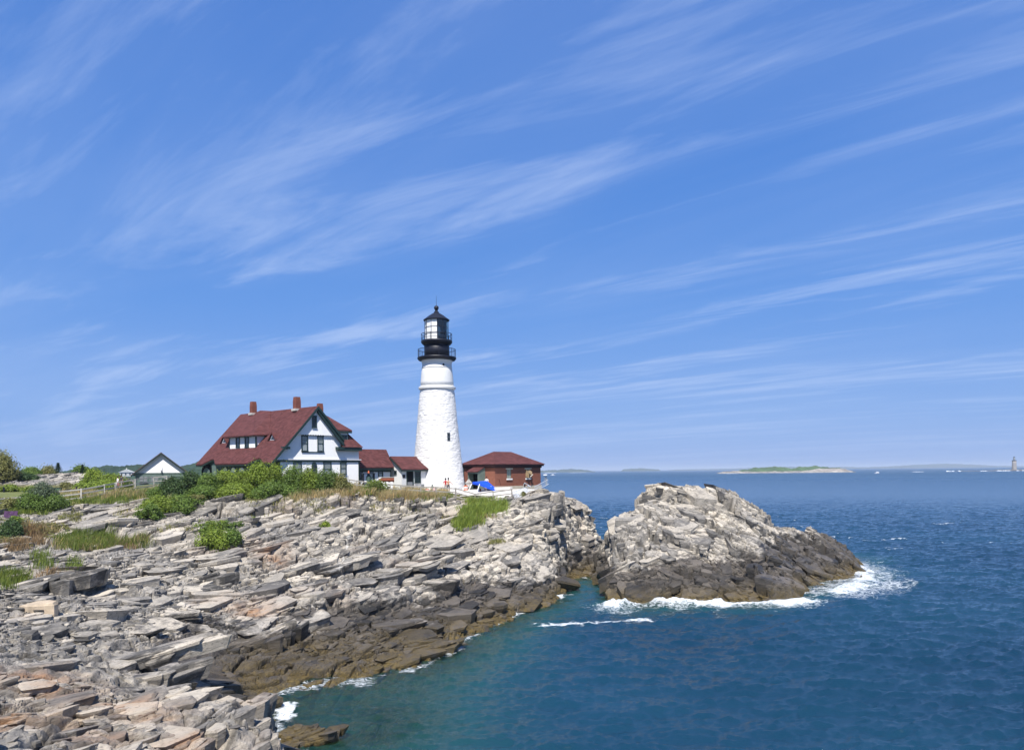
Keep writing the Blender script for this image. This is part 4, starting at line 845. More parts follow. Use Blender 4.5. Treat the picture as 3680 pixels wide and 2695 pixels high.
for q in ((545, 705, 905, 740), (1560, 1735, 845, 670)):           # two little triangular dormers
    a = HF.on(*z10_(q[0], q[2]), rp, rn); b = HF.on(*z10_(q[1], q[2]-15), rp, rn); ap = HF.on(*z10_((q[0]+q[1])/2+22, q[3]), (a.x, 0, 0), (1, 0, 0)); uc = (a.y+b.y)/2; hw = abs(a.y-b.y)/2; h = max(.55, min(ap.z-a.z, .95)); run = h/slope
    m = MB(); X = a.x-.02; m.poly([(X,uc-hw,a.z),(X,uc,a.z+h),(X+run,uc,a.z+h)]); m.poly([(X,uc+hw,a.z),(X,uc,a.z+h),(X+run,uc,a.z+h)]); m.prism([(X-.12,uc-hw-.05,a.z-.03),(X-.12,uc,a.z+h+.03),(X-.12,uc,a.z+h-.12),(X-.12,uc-hw+.12,a.z-.03)], (.14,0,0)); m.prism([(X-.12,uc+hw+.05,a.z-.03),(X-.12,uc,a.z+h+.03),(X-.12,uc,a.z+h-.12),(X-.12,uc+hw-.12,a.z-.03)], (.14,0,0)); d_ = m.build('roof_vent', M['roof'], house)
    m = MB(); m.prism([(X+.05,uc-hw*.8,a.z+.02),(X+.05,uc,a.z+h*.8),(X+.05,uc+hw*.8,a.z+.02)], (.03,0,0)); m.build('vent_face', M['white'], d_)
    m = MB(); m.prism([(X+.02,uc-hw*.4,a.z+.12),(X+.02,uc,a.z+h*.5),(X+.02,uc+hw*.4,a.z+.12)], (.02,0,0)); m.build('vent_pane', M['glass'], d_)
# chimneys
def chimney(sx0, sx1, syt, syb, xc, parent=house):
    a = HF.on(*z1_((sx0+sx1)/2, syb), (xc, 0, 0), (1, 0, 0)); t = HF.on(*z1_((sx0+sx1)/2, syt), (xc, 0, 0), (1, 0, 0)); w = (sx1-sx0)/3.2229/2800*(95)/1.30/2; u = a.y
    m = MB(); zt = t.z; s = w*.86
    vs = []
    for k, z in ((w, a.z-.8), (w, zt-.55), (s, zt)): vs += [(xc-k, u-k, z), (xc+k, u-k, z), (xc+k, u+k, z), (xc-k, u+k, z)]
    fs = [(4*i+j, 4*i+(j+1) % 4, 4*i+4+(j+1) % 4, 4*i+4+j) for i in range(2) for j in range(4)]+[(8,9,10,11)]; m.add(vs, fs); c = m.build('chimney', M['chim'], parent)
    m = MB(); m.box((xc-w-.16, u-w-.1, a.z-.38), (xc+.1, u+w+.1, a.z-.12)); m.build('flashing', M['lead'], c)
chimney(800, 878, 205, 325, xa-.25); chimney(1303, 1385, 150, 275, xa-.15)
cc_ = HF.on(*z1_(1612, 345), (x1-2.3, 0, 0), (1, 0, 0)); chimney(1576, 1646, 226, 345, x1-2.3)

# ------------------------------------------------------------------ low connecting buildings
zB = lambda x, y: (1250+x/2.82, 1500+y/2.82); zW = lambda x, y: (1270+x/10.743, 1660+y/10.743)
y1c = 1.0; e1 = HF.front(*zW(1570, 190), y1c-.45); eL = HF.front(*zW(230, 190), y1c-.45); rdg = HF.front(*zB(390, 325), y1c+1.9); rl = HF.front(*zB(115, 325), y1c+1.9)
# frame of its own, base at ground
CF = Frame(HF.O.xy+HF.X.xy*eL[0], 48, 10.2); dz = HF.O.z-10.2; sh_ = eL[0]
con = empty('link_building', CF.O, CF.r, label='low white link building with red roof beside the house corner', cat='building')
L1 = e1[0]-sh_; hE = e1[1]+dz; hR = rdg[1]+dz; xr = rdg[0]-sh_
m = MB(); m.box((-.3, y1c, 0), (L1-.15, y1c+4.2, hE-.1)); m.build('wall', M['clap'], con)
m = MB(); m.prism([(-.3, y1c-.45, hE), (-.3, y1c+1.9, hR), (-.3, y1c+4.6, hE), (-.3, y1c+4.6, hE-.12), (-.3, y1c+1.9, hR-.12), (-.3, y1c-.45, hE-.12)], (L1+.3, 0, 0))
for i, v in enumerate(m.v):
    if v[2] > hR-.2 and v[0] > 1: m.v[i] = (max(v[0]-.2, xr), v[1], v[2])
m.build('roof', M['roof'], con)
m = MB(); m.box((-.25, y1c-.40, hE-.36), (L1, y1c-.30, hE-.10)); m.box((-.2, y1c-.03, hE-.62), (L1-.15, y1c-.004, hE-.36)); m.box((L1-.25, y1c-.04, 0), (L1-.13, y1c-.004, hE-.6)); m.build('eave_board', M['green'], con)
def cwin(xl, xr_, yt, yb, g, **k): a = HF.front(*zW(xl, yb), y1c); b = HF.front(*zW(xr_, yt), y1c); return window(con, a[0]-sh_, b[0]-sh_, a[1]+dz, b[1]+dz, y1c, glass=g, **k)
cwin(235, 330, 280, 660, 'glass', rows=1, cols=1, name='door'); cwin(575, 740, 280, 600, 'curtain', rows=1, cols=4); cwin(980, 1110, 280, 600, 'curtain', rows=1, cols=4)
# passage building
gx = HF.on(*zW(1860, 560), (0, 0, 0), (0, 1, 0)); 
xg = 17.8*.0+HF.front(*zW(1555, 500), y1c)[0]; yg = HF.side(*zW(1862, 560), xg)[0]; eR = HF.front(*zB(858, 522), yg-.3); eZ = HF.front(*zW(1850, 265), yg-.3)[1]
rr_ = HF.side(*zB(430, 393), xg-.2); rright = HF.front(*zB(700, 395), rr_[0]); print('passage', xg, yg, eR, eZ, rr_, rright)
PF = Frame(HF.O.xy+HF.X.xy*xg+HF.Y.xy*yg, 48, 9.6); dz = HF.O.z-9.6; con2 = empty('passage_building', PF.O, PF.r, label='small whitewashed building with red roof and dark door touching the tower', cat='building')
hE = eZ+dz; hR = rr_[1]+dz; w_ = rr_[0]-yg; Lp = eR[0]-xg
m = MB(); m.box((0, 0, 0), (Lp-.35, w_*2, hE-.12)); m.prism([(0,0,hE-.14),(0,w_,hR-.16),(0,2*w_,hE-.14)], (Lp-.8,0,0)); m.build('wall', M['plaster'], con2)
xr = rright[0]-xg
m = MB(); m.add([(-.22,-.35,hE),(Lp,-.35,hE),(xr,w_,hR),(-.22,w_,hR),(-.22,2*w_+.3,hE),(Lp,2*w_+.3,hE),(-.22,-.35,hE-.13),(Lp,-.35,hE-.13),(-.22,w_,hR-.13),(-.22,2*w_+.3,hE-.13),(xr,w_,hR-.13),(Lp,2*w_+.3,hE-.13)],
  [(0,1,2,3),(3,2,5,4),(0,6,7,1),(0,3,8,6),(3,4,9,8),(1,7,10,2),(2,10,11,5),(6,8,10,7),(8,9,11,10)]); m.build('roof', M['roof'], con2)
m = MB(); m.box((-.2,-.33,hE-.30),(Lp-.1,-.25,hE-.13)); m.prism([(-.24,-.33,hE-.13),(-.24,w_,hR-.13),(-.24,w_,hR-.36),(-.24,-.33,hE-.36)], (.06,0,0)); m.build('bargeboard', M['green'], con2)
def pw(xl, xr_, yt, yb, **k): a = HF.front(*zB(xl, yb), yg); b = HF.front(*zB(xr_, yt), yg); return window(con2, a[0]-xg, b[0]-xg, a[1]+dz, b[1]+dz, 0, **k)
a = HF.front(*zB(598, 700), yg); b = HF.front(*zB(660, 547), yg); m = MB(); A0, A1, A2, A3 = a[0]-xg, b[0]-xg, .25, b[1]+dz
m.box((A0-.06,-.07,A2),(A0+.04,-.003,A3)); m.box((A1-.04,-.07,A2),(A1+.06,-.003,A3)); m.box((A0-.06,-.07,A3),(A1+.06,-.003,A3+.12)); d_ = m.build('door', M['green'], con2); m = MB(); m.box((A0+.04,-.02,A2),(A1-.04,-.006,A3)); m.build('doorway', M['dark'], d_); m = MB(); m.box((A0+.04,-.05,A2),(A1-.12,-.03,A2+.9)); m.build('half_door', M['grey'], d_)
pw(683, 730, 553, 660, rows=1, cols=2); a = HF.front(*zB(555, 612), yg); b = HF.front(*zB(580, 577), yg); m = MB(); m.box((a[0]-xg,-.05,a[1]+dz),(b[0]-xg,-.004,b[1]+dz)); m.build('notice_board', M['black'], con2)
a = HF.side(*zW(1600, 470), xg); b = HF.side(*zW(1665, 350), xg); window(con2, min(a[0],b[0])-yg, max(a[0],b[0])-yg, a[1]+dz, b[1]+dz, 0, axis='x', rows=1, cols=1, fw=.05)

# ------------------------------------------------------------------ the lighthouse
TX, TY, TZ = -.0950*104, 104.0, 9.55
tower = empty('lighthouse', (TX, TY, TZ), 0, label='tall white stone lighthouse with black lantern room', cat='lighthouse')
tz = lambda syz: EYE+(1695.3-syz)*104/2800-TZ
T3 = lambda y: tz(1040+y/4.346)
prof = [(3.70, -.6), (3.55, tz(1759)), (3.30, tz(1690)), (3.06, tz(1630)), (2.86, tz(1575)), (2.64, tz(1515)), (2.45, tz(1455)), (2.24, T3(1570))]
# rubble wall: real relief
nth = 300; nz_ = 330; zt0, zt1 = prof[0][1], prof[-1][1]; th_ = np.linspace(0, 2*PI, nth, endpoint=False); zz_ = np.linspace(zt0, zt1, nz_); TH, ZZ = np.meshgrid(th_, zz_)
R_ = np.interp(ZZ, [p[1] for p in prof], [p[0] for p in prof]); ux = np.minimum(TH, 2*PI-TH)*R_
f1, f2, *_r = voro(TH*R_/.62+.4*fbm(TH*R_*2, ZZ*2, 4, 2), ZZ/.34, 44); dsp = .020*sstep(0, .45, f2-f1)+.036*fbm(TH*R_*1.9, ZZ*2.9, 46, 3)+.012*(_r[2])
dsp *= sstep(zt1, zt1-.35, ZZ); R2_ = R_+dsp; fade = np.minimum(1, np.minimum(TH, 2*PI-TH)*4); ids = np.arange(nth*nz_).reshape(nz_, nth); nx = np.roll(ids, -1, 1)
me = mesh_np('tower_wall', np.c_[(R2_*np.cos(TH+1.9)).ravel(), (R2_*np.sin(TH+1.9)).ravel(), ZZ.ravel()], np.stack([ids[:-1], nx[:-1], nx[1:], ids[1:]], -1).reshape(-1, 4), smooth=True)
M['tower'] = mat('whitewashed rubble', (.69,.68,.655), .8, noise=(1.1, .09), bump=(9, .6, .03)); link('stone_shaft', me, M['tower'], tower)
MB().lathe([(2.24, T3(1572)), (2.46, T3(1562)), (2.48, T3(1535)), (2.42, T3(1526)), (2.24, T3(1520))], 64).build('stone_ring', M['plaster'], tower, smooth=False)
MB().lathe([(2.21, T3(1524)), (2.19, T3(1450)), (2.10, T3(1330)), (2.02, T3(1250)), (1.99, T3(1240)), (2.03, T3(1238)), (2.03, T3(1228)), (1.98, T3(1225)), (1.97, T3(1165)), (2.03, T3(1135)), (2.12, T3(1105)), (2.16, T3(1090))], 72).build('upper_shaft', M['plaster'], tower, smooth=True)
MB().lathe([(2.16, T3(1120)), (2.42, T3(1112)), (2.56, T3(1092)), (2.60, T3(1078)), (2.56, T3(1066)), (1.6, T3(1064))], 64).build('lower_gallery', M['black'], tower)
MB().lathe([(1.67, T3(1066)), (1.67, T3(862))], 64).build('watch_room', M['black'], tower, smooth=True)
MB().lathe([(1.70, T3(878)), (1.92, T3(858)), (2.07, T3(835)), (2.09, T3(818)), (2.02, T3(804)), (1.4, T3(802))], 64).build('upper_gallery', M['black'], tower)
def railing(R, z0, z1, npost, nbal, name, tmid=True):
    m = MB()
    for i in range(npost): a = 2*PI*i/npost+.2; m.tube((R*math.cos(a), R*math.sin(a), z0), (R*math.cos(a), R*math.sin(a), z1+.04), .035, n=6)
    for i in range(nbal): a = 2*PI*i/nbal; m.tube((R*math.cos(a), R*math.sin(a), z0), (R*math.cos(a), R*math.sin(a), z1), .014, n=4)
    m.ring(R, z1, .028, 48)
    if tmid: m.ring(R, z0+(z1-z0)*.35, .022, 48)
    return m.build(name, M['black'], tower)
railing(2.49, T3(1070), T3(945), 8, 84, 'railing', False); railing(2.03, T3(806), T3(702), 12, 0, 'railing')
# lantern
zl0, zl1 = T3(802), T3(490); m = MB(); nsd = 12
for i in range(nsd):
    a = 2*PI*(i+.28)/nsd; x, y = 1.56*math.cos(a), 1.56*math.sin(a); m.tube((x, y, zl0), (x, y, zl1), .035, n=6)
for z in (zl0+.04, zl0+(zl1-zl0)*.32, zl0+(zl1-zl0)*.64, zl1-.03):
    for i in range(nsd):
        a = 2*PI*(i+.28)/nsd; b = 2*PI*(i+1.28)/nsd; m.tube((1.56*math.cos(a), 1.56*math.sin(a), z), (1.56*math.cos(b), 1.56*math.sin(b), z), .026, n=5)
lan = m.build('lantern_frame', M['black'], tower)
# panes: the landward half is blanked white inside, the seaward half is clear
gm = bpy.data.materials.new('lantern glass'); gm.use_nodes = True; t = NT(gm.node_tree); tr = t.new('ShaderNodeBsdfTransparent', i_Color=(.80,.90,.90,1)); gl = t.new('ShaderNodeBsdfGlossy', i_Roughness=.03); mx = t.new('ShaderNodeMixShader', i_0=.10); t.l.new(tr.outputs[0], mx.inputs[1]); t.l.new(gl.outputs[0], mx.inputs[2]); t.l.new(mx.outputs[0], t.n['Material Output'].inputs[0])
m = MB(); m2 = MB()
for i in range(nsd):
    a = 2*PI*(i+.28)/nsd; b = 2*PI*(i+1.28)/nsd; mid = math.degrees((a+b)/2) % 360; R = 1.53
    q = [(R*math.cos(a), R*math.sin(a), zl0), (R*math.cos(b), R*math.sin(b), zl0), (R*math.cos(b), R*math.sin(b), zl1), (R*math.cos(a), R*math.sin(a), zl1)]
    (m2 if 160 < mid < 272 else m).poly(q)
m.build('lantern_pane', gm, tower); m2.build('blank_panel', M['white'], tower)
MB().lathe([(.20, zl0), (.26, zl0+.5), (.5, zl0+.7), (.56, zl0+1.3), (.45, zl0+1.8), (.2, zl0+2.0)], 24).build('lens', M['curtain'], tower); MB().tube((0,0,zl0-.1), (0,0,zl1), .12).build('lamp_post', M['grey'], tower)
m = MB(); m.box((-.55, .0, zl0), (1.3, .10, zl1)); m.build('lantern_screen', M['dark'], tower)
MB().lathe([(1.62, zl1-.02), (1.73, zl1), (1.74, zl1+.10), (1.55, zl1+.22), (1.0, T3(415)), (.42, T3(372)), (.33, T3(366)), (.33, T3(352)), (.20, T3(345)), (.17, T3(330)), (.24, T3(326)), (.13, T3(320))], 48).build('lantern_roof', M['black'], tower)
MB().lathe([(.31*math.sin(PI*k/12)+.01, T3(290)-.31*math.cos(PI*k/12)) for k in range(13)], 24).build('vent_ball', M['black'], tower, smooth=True); MB().tube((0,0,T3(262)), (0,0,T3(97)), .03, .012, 6).build('lightning_rod', M['black'], tower)
# shaft window and port hole
def tower_at(sx, sy, R): 
    a, b = ray(sx, sy); d = Vector((a, 1, b)); c = Vector((0-TX, 0-TY)); A = a*a+1; B = 2*(a*c.x+c.y); Cq = c.x**2+c.y**2-R*R; tt = (-B-math.sqrt(B*B-4*A*Cq))/(2*A)
    w = Vector((a*tt-TX, tt-TY, EYE+b*tt-TZ)); return w
p = tower_at(1440+745/4.346, 1400+737/4.346, 2.83); ang = math.atan2(p.y, p.x); n_ = Vector((math.cos(ang), math.sin(ang), 0)); tg = Vector((-n_.y, n_.x, 0))
def plate(c, w, h, d0, d1):  # a slab standing on the curved wall 
    m = MB(); q = [c+tg*sx_*w/2+Vector((0,0,sz*h/2))+n_*d0 for sx_, sz in ((-1,-1),(1,-1),(1,1),(-1,1))]; m.prism(q, n_*(d1-d0)); return m
f = plate(p, .44, 1.16, -.3, .10).build('window', M['grey'], tower); plate(p, .30, .46, -.1, .12).build('pane', M['glass'], f, off=(0,0,0)).location = (0, 0, .26); plate(p, .30, .46, -.1, .12).build('pane', M['glass'], f).location = (0, 0, -.26)
p = tower_at(1440+668/4.346, 1040+1172/4.346, 1.99); ang = math.atan2(p.y, p.x); n_ = Vector((math.cos(ang), math.sin(ang), 0)); MB().tube(p-n_*.1, p+n_*.05, .13, n=16).build('port_hole', M['dark'], tower)

# ------------------------------------------------------------------ brick fog signal building
BO = at(1250+1490/2.82, 1755, 105); BF = Frame(BO.xy, 48, 9.45); brick = empty('brick_building', BF.O, BF.r, label='red brick building with hipped dark red roof at the head of the rocks', cat='building')
WL = 9.64; WD = 5.97; eh = 13.0-9.45+.0; rh = BF.front(*zB(1560, 347), WD/2)[1]; eh = BF.front(*zB(1700, 470), -.4)[1]
print('brick', eh, rh)
# walls with the window openings left open
a = BF.front(*zB(1612, 618)); b = BF.front(*zB(1658, 525)); c = BF.front(*zB(1803, 612)); d = BF.front(*zB(1848, 525))
wz0, wz1 = a[1], b[1]; m = MB(); xs = [0, a[0], b[0], c[0], d[0], WL]
for i in range(5):
    if i in (1, 3): m.box((xs[i], 0, .5), (xs[i+1], .3, wz0)); m.box((xs[i], 0, wz1), (xs[i+1], .3, eh-.1))
    else: m.box((xs[i], 0, .5), (xs[i+1], .3, eh-.1))
m.box((0, .3, .5), (.3, WD, eh-.1)); m.box((WL-.3, .3, .5), (WL, WD, eh-.1)); m.box((.3, WD-.3, .5), (WL-.3, WD, eh-.1)); m.build('brick_wall', M['brick'], brick)
m = MB(); m.box((-.08,-.10,-.8),(WL+.08,.0,.5)); m.box((-.10,.0,-.8),(.0,WD,.5)); m.box((WL,0,-.8),(WL+.08,WD,.5)); m.build('stone_base', M['stone'], brick)
for q0, q1 in ((a, b), (c, d)):
    m = MB(); m.box((q0[0]-.22,-.06,wz1),(q1[0]+.22,-.003,wz1+.17)); m.build('lintel', M['stone'], brick); m = MB(); m.box((q0[0]-.08,-.12,wz0-.20),(q1[0]+.08,-.003,wz0)); m.build('sill', M['white'], brick)
# glass block window, and the half-open hatch
gb = mat('glass blocks', (.17,.23,.17), .25, spec=.6, noise=(7, .3)); m = MB(); m.box((a[0], .10, wz0), (b[0], .16, wz1)); f = m.build('window', gb, brick)
m = MB(); nb2 = 8; nh = 3
for i in range(1, nb2): z = wz0+(wz1-wz0)*i/nb2; m.box((a[0], .085, z-.015), (b[0], .099, z+.015))
for i in range(1, nh): x = a[0]+(b[0]-a[0])*i/nh; m.box((x-.015, .085, wz0), (x+.015, .099, wz1))
m.build('mortar_grid', M['lead'], f)
m = MB(); m.box((c[0], .10, wz0), (d[0], .16, wz1)); f = m.build('window', gb, brick); m = MB(); m.box((c[0], -.02, wz0-.05), (c[0]+.02, .3, wz1)); m.box((c[0]+.45, .03, wz0), (d[0]+.02, .08, wz1-.9)); m.build('frame', M['green'], f)
m = MB(); m.prism([(c[0]-.05,-.02,wz1),(c[0]+.12,-.5,wz1-.5),(c[0]+.12,-.5,wz1-1.25),(c[0]-.05,-.02,wz1-1.1)], (.07,0,0)); m.prism([(c[0]+.5,-.02,wz1),(c[0]+.95,-.35,wz1-.4),(c[0]+.6,-.55,wz1-.9),(c[0]+.3,-.3,wz1-.5)], (.05,0,.03)); m.build('broken_shutter', M['tan'], brick)
m = MB(); m.bar((c[0]+.35,-.55,wz1-1.1), (c[0]+.95,-.5,wz1-.75), .12, .05); m.build('loose_board', M['woodw'], brick)
# cornice and roof
m = MB(); m.box((-.35,-.35,eh-.30),(WL+.35,WD+.35,eh-.02)); m.box((-.12,-.12,eh-.55),(WL+.12,WD+.12,eh-.301)); m.build('cornice', M['dark'] if False else mat('dark red brown trim', (.05,.022,.02), .7), brick)
o = .45; r0 = WD/2; m = MB(); m.add([(-o,-o,eh),(WL+o,-o,eh),(WL+o,WD+o,eh),(-o,WD+o,eh),(r0,r0,rh),(WL-r0,r0,rh),(-o,-o,eh-.07),(WL+o,-o,eh-.07),(WL+o,WD+o,eh-.07),(-o,WD+o,eh-.07)], [(0,1,5,4),(1,2,5),(2,3,4,5),(3,0,4),(0,6,7,1),(1,7,8,2),(3,9,6,0),(2,8,9,3)]); m.build('roof', M['roof'], brick)
m = MB(); pz = wz0-.4
m.bar((1.15,-.02,pz-.5), (.8,-.02,pz+.35), .02, .03); m.build('wall_bracket', M['dark'], brick); m = MB(); m.bar((2.4,-.02,pz-.05), (2.4,-.02,pz+.35), .04, .03); m.build('wall_bracket', M['dark'], brick)
# entrance porch on the left face
pa = BF.side(*zB(1325, 600), -1.6); ph = BF.on(*zB(1383, 500), (0, 0, 0), (1, 0, 0)); pb = BF.on(*zB(1385, 700), (0, 0, 0), (1, 0, 0)); pf = BF.on(*zB(1327, 550), (-1.4, 0, 0), (1, 0, 0)); pfl = BF.on(*zB(1235, 560), (-1.4, 0, 0), (1, 0, 0))
print('porch', ph, pb, pf, pfl)
y0p, y1p = ph.y, max(pfl.y, ph.y+1.8); zf = pf.z; zh = ph.z
y0p = (ph.y+pf.y)/2
m = MB(); m.prism([(0,y0p,.2),(-1.4,y0p,.2),(-1.4,y0p,zf-.06),(0,y0p,zh-.08)], (0,.08,0)); m.prism([(0,y1p,.2),(-1.4,y1p,.2),(-1.4,y1p,zf-.06),(0,y1p,zh-.08)], (0,-.08,0)); m.box((-1.45,y0p,zf-.25),(-1.38,y1p,zf-.07)); pch = m.build('porch', M['sage'], brick)
m = MB(); m.prism([(-1.6,y0p-.12,zf-.05),(.0,y0p-.12,zh),(.0,y0p-.12,zh+.08),(-1.6,y0p-.12,zf+.03)], (0,y1p-y0p+.24,0)); m.build('porch_roof', M['roof'], pch); m = MB(); m.box((-.4,y0p+.08,.2),(-.3,y1p-.08,zf)); m.build('doorway', M['dark'], pch)

# ------------------------------------------------------------------ garage beside the left fence
z4 = lambda x, y: (450+x/4.102, 1580+y/4.102)
G0 = at(*z4(540, 490), 104); GF = Frame(G0.xy, 22.5, 10.6); gar = empty('garage', GF.O, GF.r, label='small garage with white gable above faded green doors', cat='garage')
gl_ = GF.front(*z4(150, 490)); ga = GF.front(*z4(530, 205)); gr_ = (ga[0]+(ga[0]-gl_[0]), gl_[1]); hb = gl_[1]
m = MB(); m.poly([(gl_[0],0,hb),(gr_[0],0,hb),(ga[0],0,ga[1])]); m.build('gable', M['clap'], gar); m = MB(); m.poly([(gl_[0],9,hb),(gr_[0],9,hb),(ga[0],9,ga[1])]); m.build('gable', M['clap'], gar)
m = MB(); m.box((gl_[0],.06,-.5),(gr_[0],9,hb-.02)); m.build('wall', M['sage'], gar)
m = MB(); m.box((gl_[0]-.05,-.04,hb-.14),(gr_[0]+.05,-.004,hb)); m.box((gl_[0],.0,hb-.55),(gr_[0],.055,hb-.15)); m.box((gl_[0],-.03,-.5),(gl_[0]+.12,.05,hb-.2)); m.build('trim_band', M['sage'], gar)
sl = (ga[1]-hb)/(ga[0]-gl_[0]); m = MB(); ovh = .55
for sg in (-1, 1): m.prism([(ga[0],-.36,ga[1]+.18),(ga[0]+sg*(ga[0]-gl_[0]+ovh),-.36,hb-sl*ovh+.18),(ga[0]+sg*(ga[0]-gl_[0]+ovh),-.36,hb-sl*ovh+.08),(ga[0],-.36,ga[1]+.06)], (0,10,0))
m.build('roof', M['roof2'], gar)
m = MB()
for sg in (-1, 1): m.prism([(ga[0],-.38,ga[1]+.10),(ga[0]+sg*(ga[0]-gl_[0]+ovh),-.38,hb-sl*ovh+.10),(ga[0]+sg*(ga[0]-gl_[0]+ovh),-.38,hb-sl*ovh-.10),(ga[0],-.38,ga[1]-.12)], (0,.06,0))
m.build('bargeboard', M['green'], gar)
for xl, xr_ in ((215, 325), (380, 490), (560, 670)):
    a = GF.front(*z4(xl, 620)); b = GF.front(*z4(xr_, 535)); m = MB(); m.box((a[0]-.1,-.02,-.4),(b[0]+.1,.05,b[1]+.1)); d_ = m.build('garage_door', M['sage'], gar)
    m = MB()
    for k in (0, .5): m.box((a[0]+(b[0]-a[0])*k+.05,-.05,b[1]-.75),(a[0]+(b[0]-a[0])*(k+.5)-.05,-.03,b[1]-.05))
    m.build('door_panel', M['grey'], d_)
    if xl == 215: m = MB(); m.box((a[0]-.05,-.08,.2),(b[0]+.05,-.052,b[1]-.82)); m.build('open_gap', M['dark'], d_)
m = MB(); q = GF.front(*z4(535, 455)); m.box((q[0]-.10,-.25,q[1]-.15),(q[0]+.10,-.01,q[1]+.05)); m.bar((q[0]+.06,-.1,q[1]), (q[0]+.06,-.1,q[1]+.5), .03); m.build('gable_lamp', M['grey'], gar)

# ------------------------------------------------------------------ paved terrace round the tower foot
def drape(name, poly, mt, up=.05, step=.35, **kw):
    """a paved or mown sheet lying on the ground inside a plan polygon"""
    xs = [p[0] for p in poly]; ys = [p[1] for p in poly]; m = MB(); ids = {}
    def inside(x, y):
        c = False; n = len(poly)
        for i in range(n):
            (xa_, ya_), (xb_, yb_) = poly[i], poly[(i+1) % n]
            if (ya_ > y) != (yb_ > y) and x < (xb_-xa_)*(y-ya_)/(yb_-ya_)+xa_: c = not c
        return c
    gx_n = int((max(xs)-min(xs))/step)+1; gy_n = int((max(ys)-min(ys))/step)+1
    def vid(i, j):
        if (i, j) not in ids: x = min(xs)+i*step; y = min(ys)+j*step; ids[i, j] = len(m.v); m.v.append((x, y, max(ground(x, y), ground(x, y+.2))+up))
        return ids[i, j]
    for i in range(gx_n):
        for j in range(gy_n):
            if inside(min(xs)+(i+.5)*step, min(ys)+(j+.5)*step): m.f.append((vid(i, j), vid(i+1, j), vid(i+1, j+1), vid(i, j+1)))
    return m.build(name, mt, smooth=True, **kw)
def P2(x, D): a, _ = rayd(x, 1037); return (a*D, D)
drape('path', [P2(880, 100), P2(880, 103), P2(960, 108), P2(1010, 107), P2(1200, 104), P2(1200, 97), P2(1175, 90.3), P2(1100, 89.3), P2(1060, 89.3), P2(1000, 93), P2(950, 97)], M['concrete'], .06, kind='structure')
drape('lawn', [P2(-60, 86.5), P2(240, 86.5), P2(262, 96), P2(240, 103), P2(-60, 103)], mat('mown turf', (.13,.145,.045), .95, noise=(.8, .3)), .06, .6, kind='structure')
# ------------------------------------------------------------------ rail fences
def fence(name, posts, h, rails, label, mt, width=.13, lean=None, fold=.0):
    base = Vector((posts[0][0], posts[0][1], ground(*posts[0]))); f = empty(name, base, label=label, cat='fence'); tops = []
    for i, (x, y) in enumerate(posts):
        z = ground(x, y); hh = h if not lean else h*lean[i % len(lean)]; m = MB(); m.box((-width/2,-width/2,-.4), (width/2,width/2,hh)); o = m.build('post', mt, f); o.location = Vector((x, y, z))-base; o.rotation_euler = (random.uniform(-.03,.03), random.uniform(-.03,.03), random.uniform(0,.5)); tops.append(Vector((x, y, z))-base)
    for a, b in zip(tops[:-1], tops[1:]):
        for r in rails:
            d = Vector((0,0,h*r)); m = MB(); q0 = a+d+Vector((0,0,random.uniform(-.03,.03))); q1 = b+d+Vector((0,0,random.uniform(-.03,.03))); m.bar(q0, (q0+q1)/2+Vector((0,0,-.015)), .06, .13); m.bar((q0+q1)/2+Vector((0,0,-.015)), q1, .06, .13); m.build('rail', mt, f)
    return f
def src2(sx, D): a, _ = ray(sx, 1700); return (a*D, D)
fx = [(1215,88.0),(1282,88),(1363,88),(1440,88),(1511,88),(1566,87.8),(1637,87.5),(1706,87),(1772,87.3),(1839,88)]
fence('rail_fence', [src2(a, b) for a, b in fx], 1.22, (.93, .58, .22), 'grey wooden rail fence running past the tower foot to the rocks', M['wood'])
fence('rail_fence', [src2(a, b) for a, b in [(-60,77),(17,79),(95,80.5),(190,82),(290,84),(375,87),(413,89)]], 1.22, (.92, .55, .18), 'weathered rail fence crossing the lawn at the left', M['woodw'])
fence('rail_fence', [src2(a, b) for a, b in [(417,89.2),(485,92),(552,95.5),(600,97)]], 1.25, (.95, .55, .15), 'pale rail fence climbing towards the garage', M['woodw'])

# ------------------------------------------------------------------ plants
def leaf_mat(name, c, var=.5, tr=.35):
    m = bpy.data.materials.new(name); m.use_nodes = True; t = NT(m.node_tree); p = PR(m); a = t.new('ShaderNodeAttribute', attribute_name='v').outputs['Fac']
    col = t.mix(a, tuple(q*(1-var) for q in c), tuple(min(1, q*(1+var)) for q in c)); col = t.mix(t.rng(a, .85, 1, 0, .5), col, (c[0]*2.2, c[1]*1.5, c[2]*.8))
    t.put(p.inputs['Base Color'], col); p.inputs['Roughness'].default_value = .55; p.inputs['Specular IOR Level'].default_value = .35
    tl = t.new('ShaderNodeBsdfTranslucent', i_Color=col); mx = t.new('ShaderNodeMixShader', i_0=tr); t.l.new(p.outputs[0], mx.inputs[1]); t.l.new(tl.outputs[0], mx.inputs[2]); t.l.new(mx.outputs[0], t.n['Material Output'].inputs[0])
    return m
LM = {'bright': leaf_mat('bright green leaves', (.20,.27,.035)), 'mid': leaf_mat('mid green leaves', (.125,.195,.035)), 'dark': leaf_mat('dark green leaves', (.060,.105,.032)), 'olive': leaf_mat('olive leaves', (.22,.22,.07)), 'blue': leaf_mat('grey green leaves', (.11,.15,.085)), 'conifer': leaf_mat('spruce needles', (.035,.07,.032), .4, .15),
      'grass': leaf_mat('green grass', (.15,.20,.035), .4), 'tan': leaf_mat('dry grass', (.42,.34,.17), .35), 'reed': leaf_mat('tall green reeds', (.22,.29,.05), .35), 'rust': leaf_mat('reddish dry grass', (.27,.19,.10), .4)}
BARK = mat('brown bark', (.09,.065,.045), .9)
